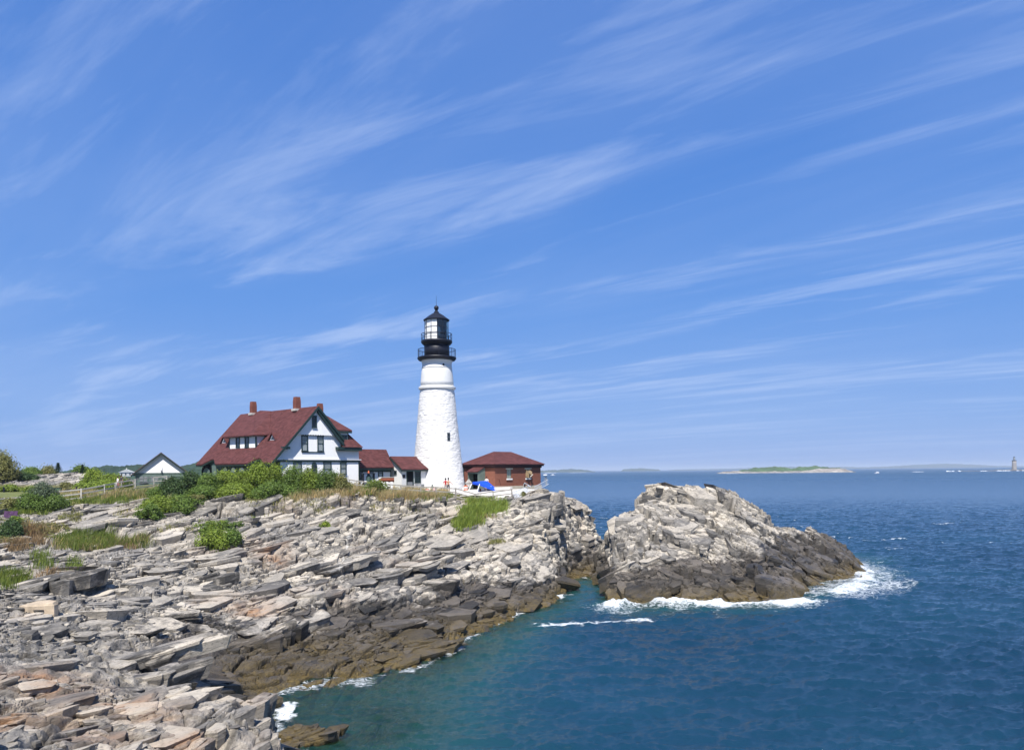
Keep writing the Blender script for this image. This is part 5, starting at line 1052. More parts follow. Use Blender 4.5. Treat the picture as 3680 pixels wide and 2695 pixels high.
def leaves(cx, cy, cz, rx, ry, rz, n, size, seed, lumps=9, bottom=.25):
    """leaf faces in lumps over an uneven dome; centre at its base"""
    r = np.random.default_rng(seed); th = r.uniform(0, 2*PI, lumps); ph = r.uniform(.05, 1.35, lumps); lc = np.c_[np.cos(th)*np.sin(ph)*rx*.62, np.sin(th)*np.sin(ph)*ry*.62, np.cos(ph)*rz*.66]; lr = r.uniform(.20, .50, lumps)
    k = r.integers(0, lumps, n); d = r.standard_normal((n, 3)); d /= np.linalg.norm(d, axis=1)[:, None]; rad = r.uniform(.55, 1.0, n)**.5
    p = lc[k]+d*(lr[k]*rad)[:, None]*np.array([rx, ry, rz*.9]); p[:, 2] = np.abs(p[:, 2])+r.uniform(0, .05, n)
    stray = r.uniform(0, 1, n) < .16; p[stray] += d[stray]*np.array([rx, ry, rz])*r.uniform(.02, .26, stray.sum())[:, None]
    nrm = d*.8+r.standard_normal((n, 3))*.55+np.array([0,0,.45]); nrm /= np.linalg.norm(nrm, axis=1)[:, None]
    a = np.cross(nrm, r.standard_normal((n, 3))); a /= np.linalg.norm(a, axis=1)[:, None]; b = np.cross(nrm, a); s = size*r.uniform(.6, 1.3, n)[:, None]
    V = np.stack([p-a*s, p+b*s*.45, p+a*s, p-b*s*.45], 1).reshape(-1, 3)+np.array([cx, cy, cz]); vv = np.repeat(np.clip(.5*r.uniform(0, 1, lumps)[k]+.5*r.uniform(0, 1, n), 0, 1), 4)
    return V, vv
def leaf_obj(name, V, vv, mt, parent=None, loc=None, **kw):
    me = mesh_np(name, V, np.arange(len(V)).reshape(-1, 4)); attr(me, 'v', vv); o = link(name, me, mt, parent, **kw)
    if loc is not None: o.location = loc
    return o
def shrub(xd, yt, yb, hw, D, kind, label, seed, dens=1.0, size=.11, depth=1.0, cat='shrub', group=None, name='shrub'):
    a, _ = rayd(xd, yb); x = a*D; zt = atd(xd, yt, D).z; zg = ground(x, D); zb = min(zg, atd(xd, yb, D).z+.4) if yb else zg; zb = max(zb, zg-.6); rx = hw*D/1716.6; rz = max(.35, zt-zb); ry = min(rx*depth, 2.2)
    n = int(dens*1500*(rx*rz+rx*ry*.8)); n = max(350, min(n, 9000)); o = empty(name, (x, D+ry*.3, zb), label=label, cat=cat, group=group)
    V, vv = leaves(0, 0, 0, rx*1.08, ry, rz*1.02, n, size, seed, lumps=int(8+rx*4)); leaf_obj('foliage', V, vv, LM[kind], o)
    m = MB()
    for k in range(4): an = k*1.6+seed; m.tube((0,0,-.3), (rx*.45*math.cos(an), ry*.45*math.sin(an), rz*.55), .04, .015, 5)
    m.build('stem', BARK, o); return o
SHR = [ # column, top, base, half width, depth, kind, label
 (340,1072,1100,24,80,'mid','low green shrub at the foot of the pale rail fence'),
 (372,1052,1102,34,81,'dark','dark green shrub nearest the garage'),
 (415,1040,1092,38,83,'dark','dark rounded shrub below the porch of the house'),
 (455,1046,1092,34,82,'mid','shrub with dull leaves under the left porch arch'),
 (492,1038,1088,34,84,'bright','light green shrub under the three white porch windows'),
 (530,1034,1088,34,83,'bright','yellow green shrub below the middle of the long eave'),
 (566,1024,1084,34,83,'bright','tall bright shrub reaching the second eave arch'),
 (604,1019,1082,36,83,'bright','tallest bright green shrub below the left end of the gable wall'),
 (645,1030,1082,34,83,'mid','green shrub below the left ground floor gable window'),
 (683,1030,1082,32,83,'bright','green shrub below the arched window'),
 (720,1033,1080,32,83,'mid','shrub with uneven top left of the wing corner'),
 (750,1044,1084,26,83,'olive','olive shrub thinning out into dry grass'),
 (440,1072,1102,40,80,'mid','low shrub on the rock edge below the dark shrubs'),
 (520,1066,1090,50,80,'bright','low bright shrub spreading above the square boulders'),
 (600,1062,1090,50,80,'mid','low shrub above the upright rock blocks'),
 (345,1092,1130,36,76,'bright','creeping light green shrub spilling down the rocks left of the boulders'),
 (330,1112,1145,26,74,'mid','small creeping shrub at the lower end of the green spill'),
 (395,1095,1122,34,77,'mid','creeping shrub between the fence and the boulders'),
 (430,1088,1106,22,79,'olive','small olive shrub among the first boulders'),
 (470,1168,1184,44,67,'bright','low green patch of shrub in the middle of the rocks'),
 (512,1171,1183,28,67,'mid','flat end of the shrub patch in the middle of the rocks'),
 (90,1066,1112,40,79,'blue','bushy grey green shrub in front of the lawn fence'),
 (60,1088,1122,36,77,'mid','green shrub below the bushy one at the lawn fence'),
 (115,1092,1118,34,78,'mid','small green shrub right of the bushy one'),
 (18,1150,1210,34,66,'dark','dark shrub at the left edge below the purple cloth'),
 (30,1140,1170,22,68,'bright','bright leafy top of the shrub at the left edge'),
 (10,1098,1125,30,77,'olive','olive shrub at the left end of the lawn fence'),
 (210,1068,1082,12,96,'bright','hedge bush beside the green sign box'),
 (205,1036,1052,34,106,'bright','wind bent green bush on the right shoulder of the knoll'),
 (240,1044,1072,34,103,'bright','bright bush sloping down towards the walkers'),
 (268,1056,1080,22,101,'mid','last green bush before the garage'),
 (225,1058,1083,40,98,'bright','pale green bush in front of the knoll'),
 (60,1030,1046,30,122,'mid','bush behind the knoll beside the big tree'),
 (105,1028,1040,28,124,'olive','low bush on the skyline behind the knoll'),
 (175,1026,1040,30,124,'mid','bush on the skyline behind the middle of the knoll'),
 (20,1035,1060,34,112,'dark','dark bush under the big tree at the left edge'),
 (55,1044,1060,24,112,'dark','small dark bush at the left foot of the knoll'),
 (20,1068,1082,26,98,'bright','flowering bush at the far end of the lawn'),
 (65,1072,1082,16,97,'bright','small flowering bush left of the grey green shrub'),
 (140,1064,1078,22,97,'olive','tawny bush behind the green sign box'),
 (172,1066,1078,18,97,'bright','bush right of the green sign box'),
 (825,1058,1078,30,85,'grass','bright weed clump behind the grass right of the house'),
 (930,1084,1104,20,86,'mid','green weed clump in the dry grass below the fence'),
 (560,1138,1145,9,73,'bright','tiny green tuft on the rocks under the upright blocks'),
 (715,1150,1158,14,73,'bright','small bright green patch on the rocks above the white vein'),
 (1153,1056+28,1098,8,89,'olive','small dusty weed by the bent metal fence'),
]
for i, q in enumerate(SHR):
    shrub(*q[:7], seed=100+i, size=.13 if q[4] > 95 else .10)
# big tree, spruces
def tree(xd, yt, yb, hw, D, kind, label, seed, name='tree'):
    a, _ = rayd(xd, yb); x = a*D; zg = ground(x, D); zt = atd(xd, yt, D).z; h = zt-zg; rx = hw*D/1716.6; o = empty(name, (x, D, zg), label=label, cat='tree')
    if name == 'spruce_tree':
        r = np.random.default_rng(seed); n = 1500; q = r.uniform(0, 1, n)**.7; th = r.uniform(0, 2*PI, n); tier = np.floor(q*7)/7; rad = rx*(1-tier)*r.uniform(.3, 1, n); p = np.c_[rad*np.cos(th), rad*np.sin(th), h*(q*.85+.15)-rad*.15]
        d = np.c_[np.cos(th), np.sin(th), -.2+0*th]; b = np.c_[-np.sin(th), np.cos(th), 0*th]; s = .2*r.uniform(.6, 1.2, n)[:, None]; V = np.stack([p-d*s, p+b*s*.3, p+d*s, p-b*s*.3], 1).reshape(-1, 3); leaf_obj('crown', V, np.repeat(r.uniform(0, 1, n), 4), LM[kind], o); MB().tube((0,0,-.2), (0,0,h*.95), .09, .02, 6).build('trunk', BARK, o)
    else:
        V, vv = leaves(0, 0, h*.12, rx, rx*.9, h*.86, 9000, .13, seed, 22); leaf_obj('crown', V, vv, LM[kind], o)
        m = MB(); m.tube((0,0,-.3), (.1,0,h*.45), .2, .12, 8)
        for k in range(6): m.tube((.1,0,h*.3+.1*k), (rx*.6*math.cos(k*1.05), rx*.6*math.sin(k*1.05), h*.6), .08, .03, 6)
        m.build('trunk', BARK, o)
tree(2, 994, 1060, 44, 110, 'olive', 'big round tree at the left edge of the headland', 5)
tree(128, 1019, 1040, 14, 121, 'conifer', 'dark spruce leaning on the skyline beside the big tree', 6, 'spruce_tree')
tree(182, 1023, 1040, 9, 123, 'conifer', 'small dark spruce on the skyline behind the knoll', 7, 'spruce_tree')

# ------------------------------------------------------------------ grasses: blades nobody could count
def blades(name, areas, n, h, w, kind, seed, label, lean=.25, cat='grass'):
    r = np.random.default_rng(seed); P = []; 
    tot = sum(a[4] for a in areas)
    for (x0_, y0_, x1_, y1_, wt) in areas:             # patch seen between these corners of the photograph
        k = int(n*wt/tot); xs = r.uniform(x0_, x1_, k); ys = r.uniform(y0_, y1_, k)
        for x, y in zip(xs, ys):
            if math.sin(x*.9+y*.31)+math.sin(x*.23-y*.7)+r.uniform(-1.3, 1.3) < -.6: continue
            P.append(hit(x, y, 34, 128))
    if not P: return
    P = np.array(P); k = 16; Q = np.repeat(P, k, 0); m = len(Q); Q[:, :2] += r.normal(0, .24, (m, 2)); Q[:, 2] -= .06
    an = r.uniform(0, 2*PI, m); d = np.c_[np.cos(an), np.sin(an), 0*an]; hh = h*r.uniform(.45, 1.15, m); ln = r.normal(0, lean, (m, 2))*hh[:, None]; tip = Q+np.c_[ln[:, 0]+.1*hh, ln[:, 1], hh]
    mid = Q+np.c_[ln*.35, hh*.55]; s = (w*.6*r.uniform(.6, 1.3, m))[:, None]
    V = np.stack([Q-d*s, Q+d*s, mid+d*s*.8, mid-d*s*.8, mid-d*s*.8, mid+d*s*.8, tip+d*s*.15, tip-d*s*.15], 1).reshape(-1, 3)
    # keep the top ends joined: two quads a blade
    leaf_obj(name, V, np.repeat(r.uniform(0, 1, m), 8), LM[kind], label=label, cat=cat, kind='stuff')
blades('dry_grass', [(700,1062,800,1095,4),(780,1070,900,1095,3),(880,1080,985,1102,4),(100,1085,330,1100,2.2),(640,1078,720,1100,1),(835,1095,960,1108,1.5)], 1500, .75, .035, 'tan', 1, 'dry tan grass along the edge of the headland')
blades('weeds', [(760,1060,830,1090,3),(800,1066,880,1092,3),(900,1085,990,1105,2),(150,1092,330,1112,3),(0,1105,110,1135,3),(700,1050,790,1080,2),(250,1080,330,1100,2),(930,1095,990,1108,1),(470,1080,700,1094,2)], 1500, .5, .05, 'grass', 2, 'green weeds and grass on the edge of the headland')
blades('reeds', [(1010,1128,1060,1165,3),(1030,1108,1112,1140,5),(1000,1155,1040,1172,1.5)], 620, .95, .045, 'reed', 3, 'tall bright reeds on the ledge below the fence')
blades('marsh_grass', [(125,1190,250,1212,5),(160,1180,250,1195,2),(255,1195,330,1208,1),(0,1275,60,1300,2),(70,1225,110,1260,.6),(150,1245,175,1275,.6)], 620, .8, .035, 'grass', 4, 'green grass growing in the hollow of the left rocks')
blades('red_grass', [(40,1170,95,1200,4),(15,1195,60,1215,2),(235,1200,300,1210,1.2),(90,1270,150,1290,1)], 330, .6, .035, 'rust', 5, 'reddish dry grass beside the shrub at the left edge')
blades('crevice_plants', [(140,1130,180,1150,1),(330,1105,380,1125,1),(255,1120,280,1150,1),(690,1085,750,1130,2),(800,1095,900,1130,2),(1080,1192,1110,1200,1),(880,1130,990,1145,1),(520,1105,760,1140,2),(350,1155,420,1175,.7),(600,1095,660,1110,1),(1070,1105,1130,1130,.7)], 420, .35, .04, 'olive', 6, 'small plants growing in the cracks of the rocks', cat='plants')

blades('tan_tufts', [(125,1192,250,1212,4),(255,1195,330,1208,1),(1010,1128,1060,1168,1.2),(1030,1112,1112,1145,1.5),(60,1160,130,1185,1),(300,1100,420,1120,.8),(640,1095,800,1110,1.5)], 420, .6, .03, 'tan', 9, 'dry tan tufts mixed into the green grass patches')
def cover(name, areas, n, h, kind, seed, label):
    """low leafy growth that hugs the ground"""
    r = np.random.default_rng(seed); tot = sum(a[4] for a in areas); Vs = []; vs_ = []
    for (x0_, y0_, x1_, y1_, wt) in areas:
        for _ in range(int(n*wt/tot)):
            x = r.uniform(x0_, x1_); y = r.uniform(y0_, y1_)
            if math.sin(x*.31+y*.2)+math.sin(x*.11-y*.37)+r.uniform(-1, 1) < -.9: continue
            p = hit(x, y, 50, 110); k = 34; V, vv = leaves(p.x, p.y, p.z-.1, r.uniform(.35, .8), r.uniform(.3, .6), h*r.uniform(.5, 1.4), k, .10, int(r.integers(1e9)), 4); Vs.append(V); vs_.append(vv)
    leaf_obj(name, np.concatenate(Vs), np.concatenate(vs_), LM[kind], label=label, cat='undergrowth', kind='stuff')
cover('undergrowth', [(330,1078,800,1092,6),(330,1090,430,1130,3),(300,1115,360,1145,2),(380,1090,450,1112,2),(440,1160,540,1182,2)], 620, .45, 'mid', 41, 'low leafy undergrowth along the top of the rocks below the house')
cover('undergrowth', [(350,1080,800,1090,4),(340,1095,420,1128,3),(305,1112,340,1140,1.5),(700,1050,790,1085,2),(870,1085,990,1103,2),(100,1085,130,1120,.6),(430,1150,500,1175,1.5)], 480, .4, 'bright', 42, 'light green creeping undergrowth spilling over the rocks')
cover('undergrowth', [(0,1100,160,1125,3),(0,1145,60,1205,3),(80,1160,130,1185,1),(330,1060,460,1095,2),(130,1140,150,1165,.4)], 300, .45, 'olive', 43, 'olive undergrowth at the left end of the headland')

# ------------------------------------------------------------------ distant land
def hillmat(name, c, c2, sc): return mat(name, c, .95, spec=.1, noise=(sc, .35))
def ridge(name, cols, D, depth, mt, seed, rough=2.0, step=2, base=-2, **kw):
    """a long wooded ridge: columns of (photo column in 2256 px, height in m)"""
    xs = np.arange(cols[0][0], cols[-1][0]+.1, step); hs = np.interp(xs, [c[0] for c in cols], [c[1] for c in cols]); ny = 14; V = []
    for j in range(ny):
        t = j/(ny-1); Dj = D+depth*t; prof_ = math.sin(min(1, t*1.6)*PI/2) if t < .625 else math.cos((t-.625)/.375*PI/2)
        ax = np.array([rayd(x, 1037)[0] for x in xs])*Dj; bump = rough*(fbm(ax/(rough*5), ax*0+Dj/(rough*5), seed, 4)+.5*np.abs(fbm(ax/(rough*1.4), ax*0+Dj/(rough*1.6), seed+3, 2)))*min(1, t*4+.1)
        V.append(np.c_[ax, ax*0+Dj, np.maximum(base, base+(hs-base)*prof_+bump*(hs > .5))])
    V = np.array(V); i = np.arange(ny*len(xs)).reshape(ny, len(xs)); me = mesh_np(name, V.reshape(-1, 3), np.stack([i[:-1, :-1], i[:-1, 1:], i[1:, 1:], i[1:, :-1]], -1).reshape(-1, 4))
    return link(name, me, mt, **kw)
WOODS = mat('far woods', (.026,.048,.028), .95, spec=.1, noise=(.05, .5)); ridge('wooded_hill', [(120,14),(200,18),(250,19.5),(300,21),(345,19),(380,17),(405,20),(440,23),(470,22),(600,20),(1005,19),(1017,19.5),(1030,12),(1045,1)], 620, 160, WOODS, 3, 3.0, 1.0, base=-1, kind='structure')
# pale house on the hill
hh = at(452, 1707, 600); fh = empty('hillside_house', hh, .2, label='far pale grey house among the trees on the wooded hill', cat='house'); M['farh'] = mat('pale shingle', (.42,.43,.42), .8)
m = MB(); m.box((-4.5,0,-1),(4.5,6,2.2)); m.build('wall', M['farh'], fh); m = MB(); m.prism([(-5.5,-.5,2.1),(0,-.5,4.4),(5.5,-.5,2.1)], (0,7,0)); m.build('roof', M['farh'], fh); m = MB(); m.box((-.3,2,3.5),(.4,2.7,5.4)); m.build('chimney', M['lead'], fh); m = MB()
for k in (-3, 0, 3): m.box((k-.5,-.06,0),(k+.5,-.01,1.4))
m.build('window', M['glass'], fh)
ISL = mat('far island woods', (.035,.055,.035), .95, spec=.1, noise=(.01, .3))
ridge('far_island', [(1150,2),(1196,14),(1230,16),(1262,22),(1280,18),(1300,8),(1312,0)], 5200, 600, ISL, 11, 6, 1, kind='structure'); ridge('far_island', [(1368,1),(1374,15),(1395,22),(1412,26),(1430,18),(1450,14),(1456,1)], 6800, 500, ISL, 12, 6, 1, kind='structure')
ridge('far_island', [(1470,2),(1500,10),(1560,12),(1650,14),(1700,10),(1760,4)], 9500, 800, ISL, 13, 5, 2, kind='structure')
ridge('far_island', [(1580,2),(1620,14),(1680,28),(1740,30),(1790,24),(1860,22),(1900,14),(1950,20),(2030,44),(2080,50),(2140,38),(2200,14),(2290,4)], 9000, 1500, ISL, 14, 6, 2, kind='structure')
# the low rocky island: rock skirt, sand, green top
ISR = mat('far pale rock', (.24,.215,.18), .9, noise=(.06, .7)); ri = ridge('rocky_island', [(1575,-1),(1584,2),(1592,4),(1612,6),(1640,5),(1655,3),(1690,4),(1740,4),(1780,5),(1800,10),(1830,11),(1862,9),(1870,4),(1883,1),(1890,-1)], 2050, 60, ISR, 21, 1.6, .5, kind='structure')
ISG = mat('far island shrubs', (.055,.095,.03), .95, spec=.1, noise=(.03, .5)); ridge('island_woods', [(1608,4),(1640,10),(1655,11),(1662,14),(1700,16),(1735,13),(1745,9),(1762,16),(1800,17),(1815,14),(1850,11),(1862,6)], 2085, 70, ISG, 22, 3.0, .5, kind='structure')
# far lighthouse on its ledge
RD = 2000; rl_ = at(3645, 1688.6, RD); far = empty('far_lighthouse', (rl_.x, RD, .5), label='distant granite lighthouse on a low ledge at the right edge', cat='lighthouse'); s_ = RD/2800; gz = lambda y: s_*(1120-y)/16.5
M['granite'] = mat('far granite', (.30,.27,.235), .85, noise=(.25, .25))
MB().lathe([(8.6*s_, -1), (8.2*s_, gz(1040)), (6.9*s_, gz(700)), (6.6*s_, gz(545))], 32).build('granite_tower', M['granite'], far, smooth=True)
MB().lathe([(6.6*s_, gz(545)), (7.8*s_, gz(535)), (7.8*s_, gz(510)), (3, gz(508))], 32).build('gallery', M['black'], far); MB().lathe([(3.6*s_, gz(512)), (3.6*s_, gz(440))], 20).build('watch_room', M['grey'], far); MB().lathe([(3.4*s_, gz(440)), (3.4*s_, gz(355))], 16).build('lantern', M['curtain'], far); MB().lathe([(3.8*s_, gz(356)), (2.2*s_, gz(310)), (.3*s_, gz(285)), (.1*s_, gz(265))], 16).build('lantern_roof', M['black'], far)
ridge('rock_ledge', [(2083,-1.5),(2100,.4),(2125,1.2),(2150,.6),(2180,1.6),(2215,2.2),(2232,3),(2250,2.4),(2300,1)], 1985, 26, mat('far wet ledge', (.10,.09,.08), .8, noise=(.1, .4)), 31, .9, .5, base=-2, kind='structure')
# surf lines far out
m = MB(); SURF = mat('far surf', (.85,.87,.88), .8)
def surf(x0_, x1_, D, h): 
    a0 = rayd(x0_, 1037)[0]*D; a1 = rayd(x1_, 1037)[0]*D; n = max(4, int((x1_-x0_)/1.2)); rs = [random.random() for _ in range(n+1)]
    for i in range(n):
        xa_, xb_ = a0+(a1-a0)*i/n, a0+(a1-a0)*(i+1)/n; h0, h1 = h*(.25+.75*rs[i]), h*(.25+.75*rs[i+1]); m.prism([(xa_, D, .05), (xa_, D+1, h0), (xa_, D+3.5, .05)], (xb_-xa_, 0, 0))
surf(2085,2103,1975,1.5); surf(2112,2118,1975,1.8); surf(2160,2175,1975,.9); surf(2196,2226,1978,1.4); surf(2240,2246,1975,1.3); surf(2252,2275,1975,1.6); surf(1600,1625,2035,.5); surf(1200,1225,4300,1.6); surf(1255,1290,4500,1.2); surf(2010,2035,1900,.7)
m.build('surf', SURF, label='thin white surf lines on the far ledge and islands', cat='surf', kind='stuff')

# ------------------------------------------------------------------ small boat
def boat(sx, sy, D, L, label, rz=0):
    p = at(sx, sy, D); o = empty('motor_boat', (p.x, p.y, 0), rz, label=label, cat='boat'); m = MB(); hl = L/2; b = L*.16; h = L*.13
    ring0 = [(-hl,-b,h),(-hl,b,h),(hl*.5,b,h*1.1),(hl,0,h*1.5),(hl*.5,-b,h*1.1)]; ring1 = [(-hl*.95,-b*.6,-.3),(-hl*.95,b*.6,-.3),(hl*.4,b*.5,-.3),(hl*.8,0,-.3),(hl*.4,-b*.5,-.3)]
    m.add(ring1+ring0, [(0,1,2,3,4),(9,8,7,6,5)]+[(i, (i+1) % 5, 5+(i+1) % 5, 5+i) for i in range(5)]); m.build('hull', M['white'], o); m = MB(); m.box((-hl*.3,-b*.7,h),(hl*.35,b*.7,h*2.3)); m.build('cabin', M['white'], o); m = MB(); m.box((hl*.351,-b*.6,h*1.5),(hl*.37,b*.6,h*2.1)); m.build('windscreen', M['glass'], o)
D_ = EYE*2800/(1686.8-1678.5+4); boat(3152, 1686, 1500, 12, 'tiny white boat far out between the rocky island and the far lighthouse', .3)
boat(1986, 1702, 1900, 12, 'tiny white boat far out right of the brick building', .2)

# ------------------------------------------------------------------ things by the tower and the brick building
def stand(sx, D): a, _ = ray(sx, 1700); return Vector((a*D, D, ground(a*D, D)+.06))
# blue canopy that has slumped on one side
c0 = stand(1725, 95); can = empty('canopy_tent', c0, label='blue pop-up canopy slumped to the ground on its right side', cat='canopy'); P_ = lambda sx, sy, D: at(sx, sy, D)-c0
zk = lambda x, y: (1520+x/5.937, 1680+y/5.937)
tl_ = P_(*zk(1055, 305), 94.2); tm = P_(*zk(1205, 330), 92.8); pk = P_(*zk(1330, 285), 94.6); tb = P_(*zk(1380, 290), 96.5); rb = P_(*zk(1600, 480), 95.2); rf = P_(*zk(1585, 505), 93.6); fm = P_(*zk(1210, 350), 92.7)
dn = Vector((0,0,-.28))
m = MB(); m.add([tl_, tm, pk, tb, rb, rf, tl_+dn, tm+dn, rf+Vector((0,0,-.1)), rb+Vector((0,0,-.1)), tb+dn], [(0,1,2),(2,3,0),(1,5,2),(2,5,4),(2,4,3),(0,6,7,1),(1,7,8,5),(5,8,9,4),(4,9,10,3),(3,10,6,0)]); m.build('cover', M['blue'], can)
m = MB(); m.tube(P_(*zk(1045, 345), 94), P_(*zk(975, 490), 93.6), .035, n=6); m.build('leg', M['white'], can); m = MB(); m.tube(P_(*zk(1210, 350), 92.6), P_(*zk(1155, 515), 92.3), .045, n=6); m.build('leg', M['white'], can)
m = MB(); m.tube(P_(*zk(1330, 470), 95.5), P_(*zk(1420, 400), 94.6), .03, n=6); m.tube(P_(*zk(1250, 460), 94), P_(*zk(1480, 470), 94.2), .03, n=6); m.build('folding_frame', M['metal'], can)
# leaning pallet board with barrel
o = stand(1684, 96); b_ = empty('board_panel', o, label='pale diamond shaped board leaning by the brick porch', cat='board'); q = [at(*zk(x, y), 96)-o for x, y in ((975,238),(1050,325),(1010,450),(895,335))]; m = MB(); m.prism(q, (0,.06,0)); m.build('board', M['lead'], b_); m = MB(); m.bar(q[0]+Vector((0,-.03,0)), q[2]+Vector((0,-.03,0)), .07, .04); m.bar(q[1]+Vector((0,-.03,0)), q[3]+Vector((0,-.03,0)), .07, .04); m.build('batten', M['wood'], b_)
def drum(sx, sy0, sy1, D, r, label, c1, c2):
    z0 = at(sx, sy1, D); h = at(sx, sy0, D).z-z0.z; e = empty('traffic_drum', z0, label=label, cat='traffic drum', group='orange and white drums'); MB().lathe([(r, 0), (r*.95, h*.5), (r*.85, h), (r*.3, h*1.06)], 20).build('drum', c1, e, smooth=False); m = MB(); m.lathe([(r*1.01, h*.3), (r*.985, h*.45)], 20, cap=False); m.lathe([(r*.95, h*.62), (r*.92, h*.78)], 20, cap=False); m.build('band', c2, e)
drum(1674, 1745, 1761, 95, .30, 'orange and white drum beside the leaning board', M['orange'], M['white']); drum(1562, 1752, 1764, 91, .22, 'orange marker behind the fence left of the two people', M['orange'], M['white']); drum(1536, 1757, 1766, 90, .25, 'low orange and white drum in the grass below the passage window', M['orange'], M['white'])
# white block, sign, hydrant
def small(name, sx, sy0, sy1, D, w, d, mt, label, cat, cap=None):
    p = at(sx, sy1, D); h = at(sx, sy0, D).z-p.z; e = empty(name, p, label=label, cat=cat); m = MB(); m.box((-w/2,-d/2,0),(w/2,d/2,h*.9)); m.prism([(-w/2,-d/2,h*.9),(w/2,-d/2,h*.9),(w*.35,-d*.35,h),(-w*.35,-d*.35,h)], (0,d*.7,0)); m.build('body', mt, e); return e, h
small('white_cooler', 1666, 1752, 1762, 95, .25, .25, M['white'], 'small white box at the foot of the tower', 'box')
e, h = small('electric_cabinet', 1519, 1739, 1753, 96, .35, .3, M['grey'], 'grey cabinet beside the passage window', 'cabinet')
e = stand(1553, 92); hy = empty('hydrant_post', e, label='thin green post with crossbar against the white tower foot', cat='post'); MB().tube((0,0,0), (0,0,1.0), .04, n=8).build('post', M['sage'], hy); MB().tube((-.18,0,.92), (.18,0,.92), .04, n=8).build('crossbar', M['sage'], hy); MB().lathe([(.09,0),(.09,.12),(.05,.18)], 12).build('cap', M['sage'], hy).location = (0,0,1.0)
# fog bell frame and the rusty relic by the link building
p = HF.O+HF.X*0; q0 = at(*zW(590, 660), 92.5); zg = ground(q0.x, q0.y); bell = empty('bell_frame', (q0.x, q0.y, zg), .3, label='dark green bell in a low frame before the link building', cat='bell'); hB = at(*zW(590, 440), 92.5).z-zg; wB = .65
for sg in (-1, 1):
    for sy_ in (-1, 1): MB().bar((sg*wB, sy_*.4, 0), (sg*wB*.96, sy_*.36, hB), .12).build('leg', M['black'], bell)
MB().box((-wB-.1,-.45,hB-.06), (wB+.1,.45,hB+.04)).build('top_beam', M['black'], bell); MB().lathe([(.50,.35),(.46,.5),(.33,.8),(.28,hB-.35),(.10,hB-.08)], 24).build('bell', M['porch'], bell, smooth=True); MB().lathe([(.12,0),(.10,.12),(.02,.3)], 10).build('finial', M['orange'], bell).location = (0,0,hB+.04)
q0 = at(*zW(1290, 740), 92.5); zg = ground(q0.x, q0.y); rel = empty('rusty_tank', (q0.x, q0.y, zg), .2, label='rusty red tank on short white piers before the link building', cat='tank'); hr = at(*zW(1290, 640), 92.5).z-zg
m = MB(); m.tube((-.95,0,hr-.15), (.85,0,hr-.15), .28, n=16); m.build('tank', M['rustm'], rel)
for x in (-.6, 0, .55): MB().box((x-.13,-.22,0), (x+.13,.22,hr-.36)).build('pier', M['white'], rel)
MB().box((-1.0,-.25,hr+.12), (.95,.25,hr+.17)).build('shelf', M['woodw'], rel)
# white arched pipe rail
q0 = at(*zW(300, 760), 90); zg = ground(q0.x, q0.y); pr2 = empty('anchor_chain', (q0.x, q0.y, zg), 0, label='white curved arm of an old anchor in the grass', cat='anchor'); m = MB(); last = None
for k in range(12): t_ = PI*(.95-.75*k/11); c = Vector((.5+.55*math.cos(t_), 0, .35+.55*math.sin(t_)));  m.tube(last, c, .06, n=6) if last else None; last = c
m.build('arm', M['white'], pr2); m = MB(); m.bar((.9,0,.75), (2.3,.2,1.35), .16, .10); m.build('shank', M['white'], pr2)
# bent metal fence panels right of the wooden fence
z11 = lambda x, y: (1780+x/9.4, 1660+y/9.4)
o = stand(1846, 88.5); mf = empty('metal_fence', o, label='bent white metal fence panel tipped over beside the last fence post', cat='metal fence'); A_ = [at(*z11(x, y), D)-o for x, y, D in ((575,1030,88.4),(690,1285,88),(1180,960,90),(1030,850,90.4))]
m = MB(); m.bar(A_[0], A_[1], .05); m.bar(A_[1], A_[2], .05); m.bar(A_[0], A_[3], .05); m.bar((A_[0]+A_[1])/2, (A_[2]+A_[3])/2, .05); m.build('frame', M['metal'], mf)
m = MB()
for k in range(1, 12): t_ = k/12; m.bar(A_[0].lerp(A_[3], t_), A_[1].lerp(A_[2], t_), .11 if k % 3 else .2, .02)
m.build('slat', M['metal'], mf)
o = stand(1893, 91); mf = empty('metal_fence', o, label='crumpled white metal fence standing upright in front of the brick wall', cat='metal fence'); pts_ = [(975,720),(1040,740),(1110,770),(1190,840),(1100,800),(1060,900),(1040,1010),(990,940),(1000,840),(955,760),(1000,700),(1090,760),(1060,880),(1130,1010),(1000,1040)]
m = MB(); Q_ = [at(*z11(x, y), 90.5+.5*math.sin(i*1.7))-o for i, (x, y) in enumerate(pts_)]
for a, b in zip(Q_[:-1], Q_[1:]): m.bar(a, b, .07, .04)
m.build('twisted_rail', M['metal'], mf); m = MB(); m.tube(Q_[8], Q_[0], .09, n=6); m.build('post', M['black'], mf)
o = stand(1950, 93); mf = empty('metal_fence', o, label='sagging metal mesh fence at the cliff edge right of the brick building', cat='metal fence'); up = [at(*z11(x, y), D)-o for x, y, D in ((1330,830,92),(1450,770,92.5),(1560,710,93),(1680,650,93.5),(1785,590,94))]; lo = [at(*z11(x, y), D)-o for x, y, D in ((1340,930,92),(1450,870,92.5),(1570,860,93),(1700,800,93.5),(1800,740,94))]
m = MB()
for i in range(4): m.bar(up[i], up[i+1], .06); m.bar(lo[i], lo[i+1], .05)
m.build('rail', M['metal'], mf); m = MB()
for i in range(4):
    for k in range(5): t_ = k/5; m.bar(up[i].lerp(up[i+1], t_), lo[i].lerp(lo[i+1], t_), .03, .015)
m.build('mesh_wire', M['metal'], mf)
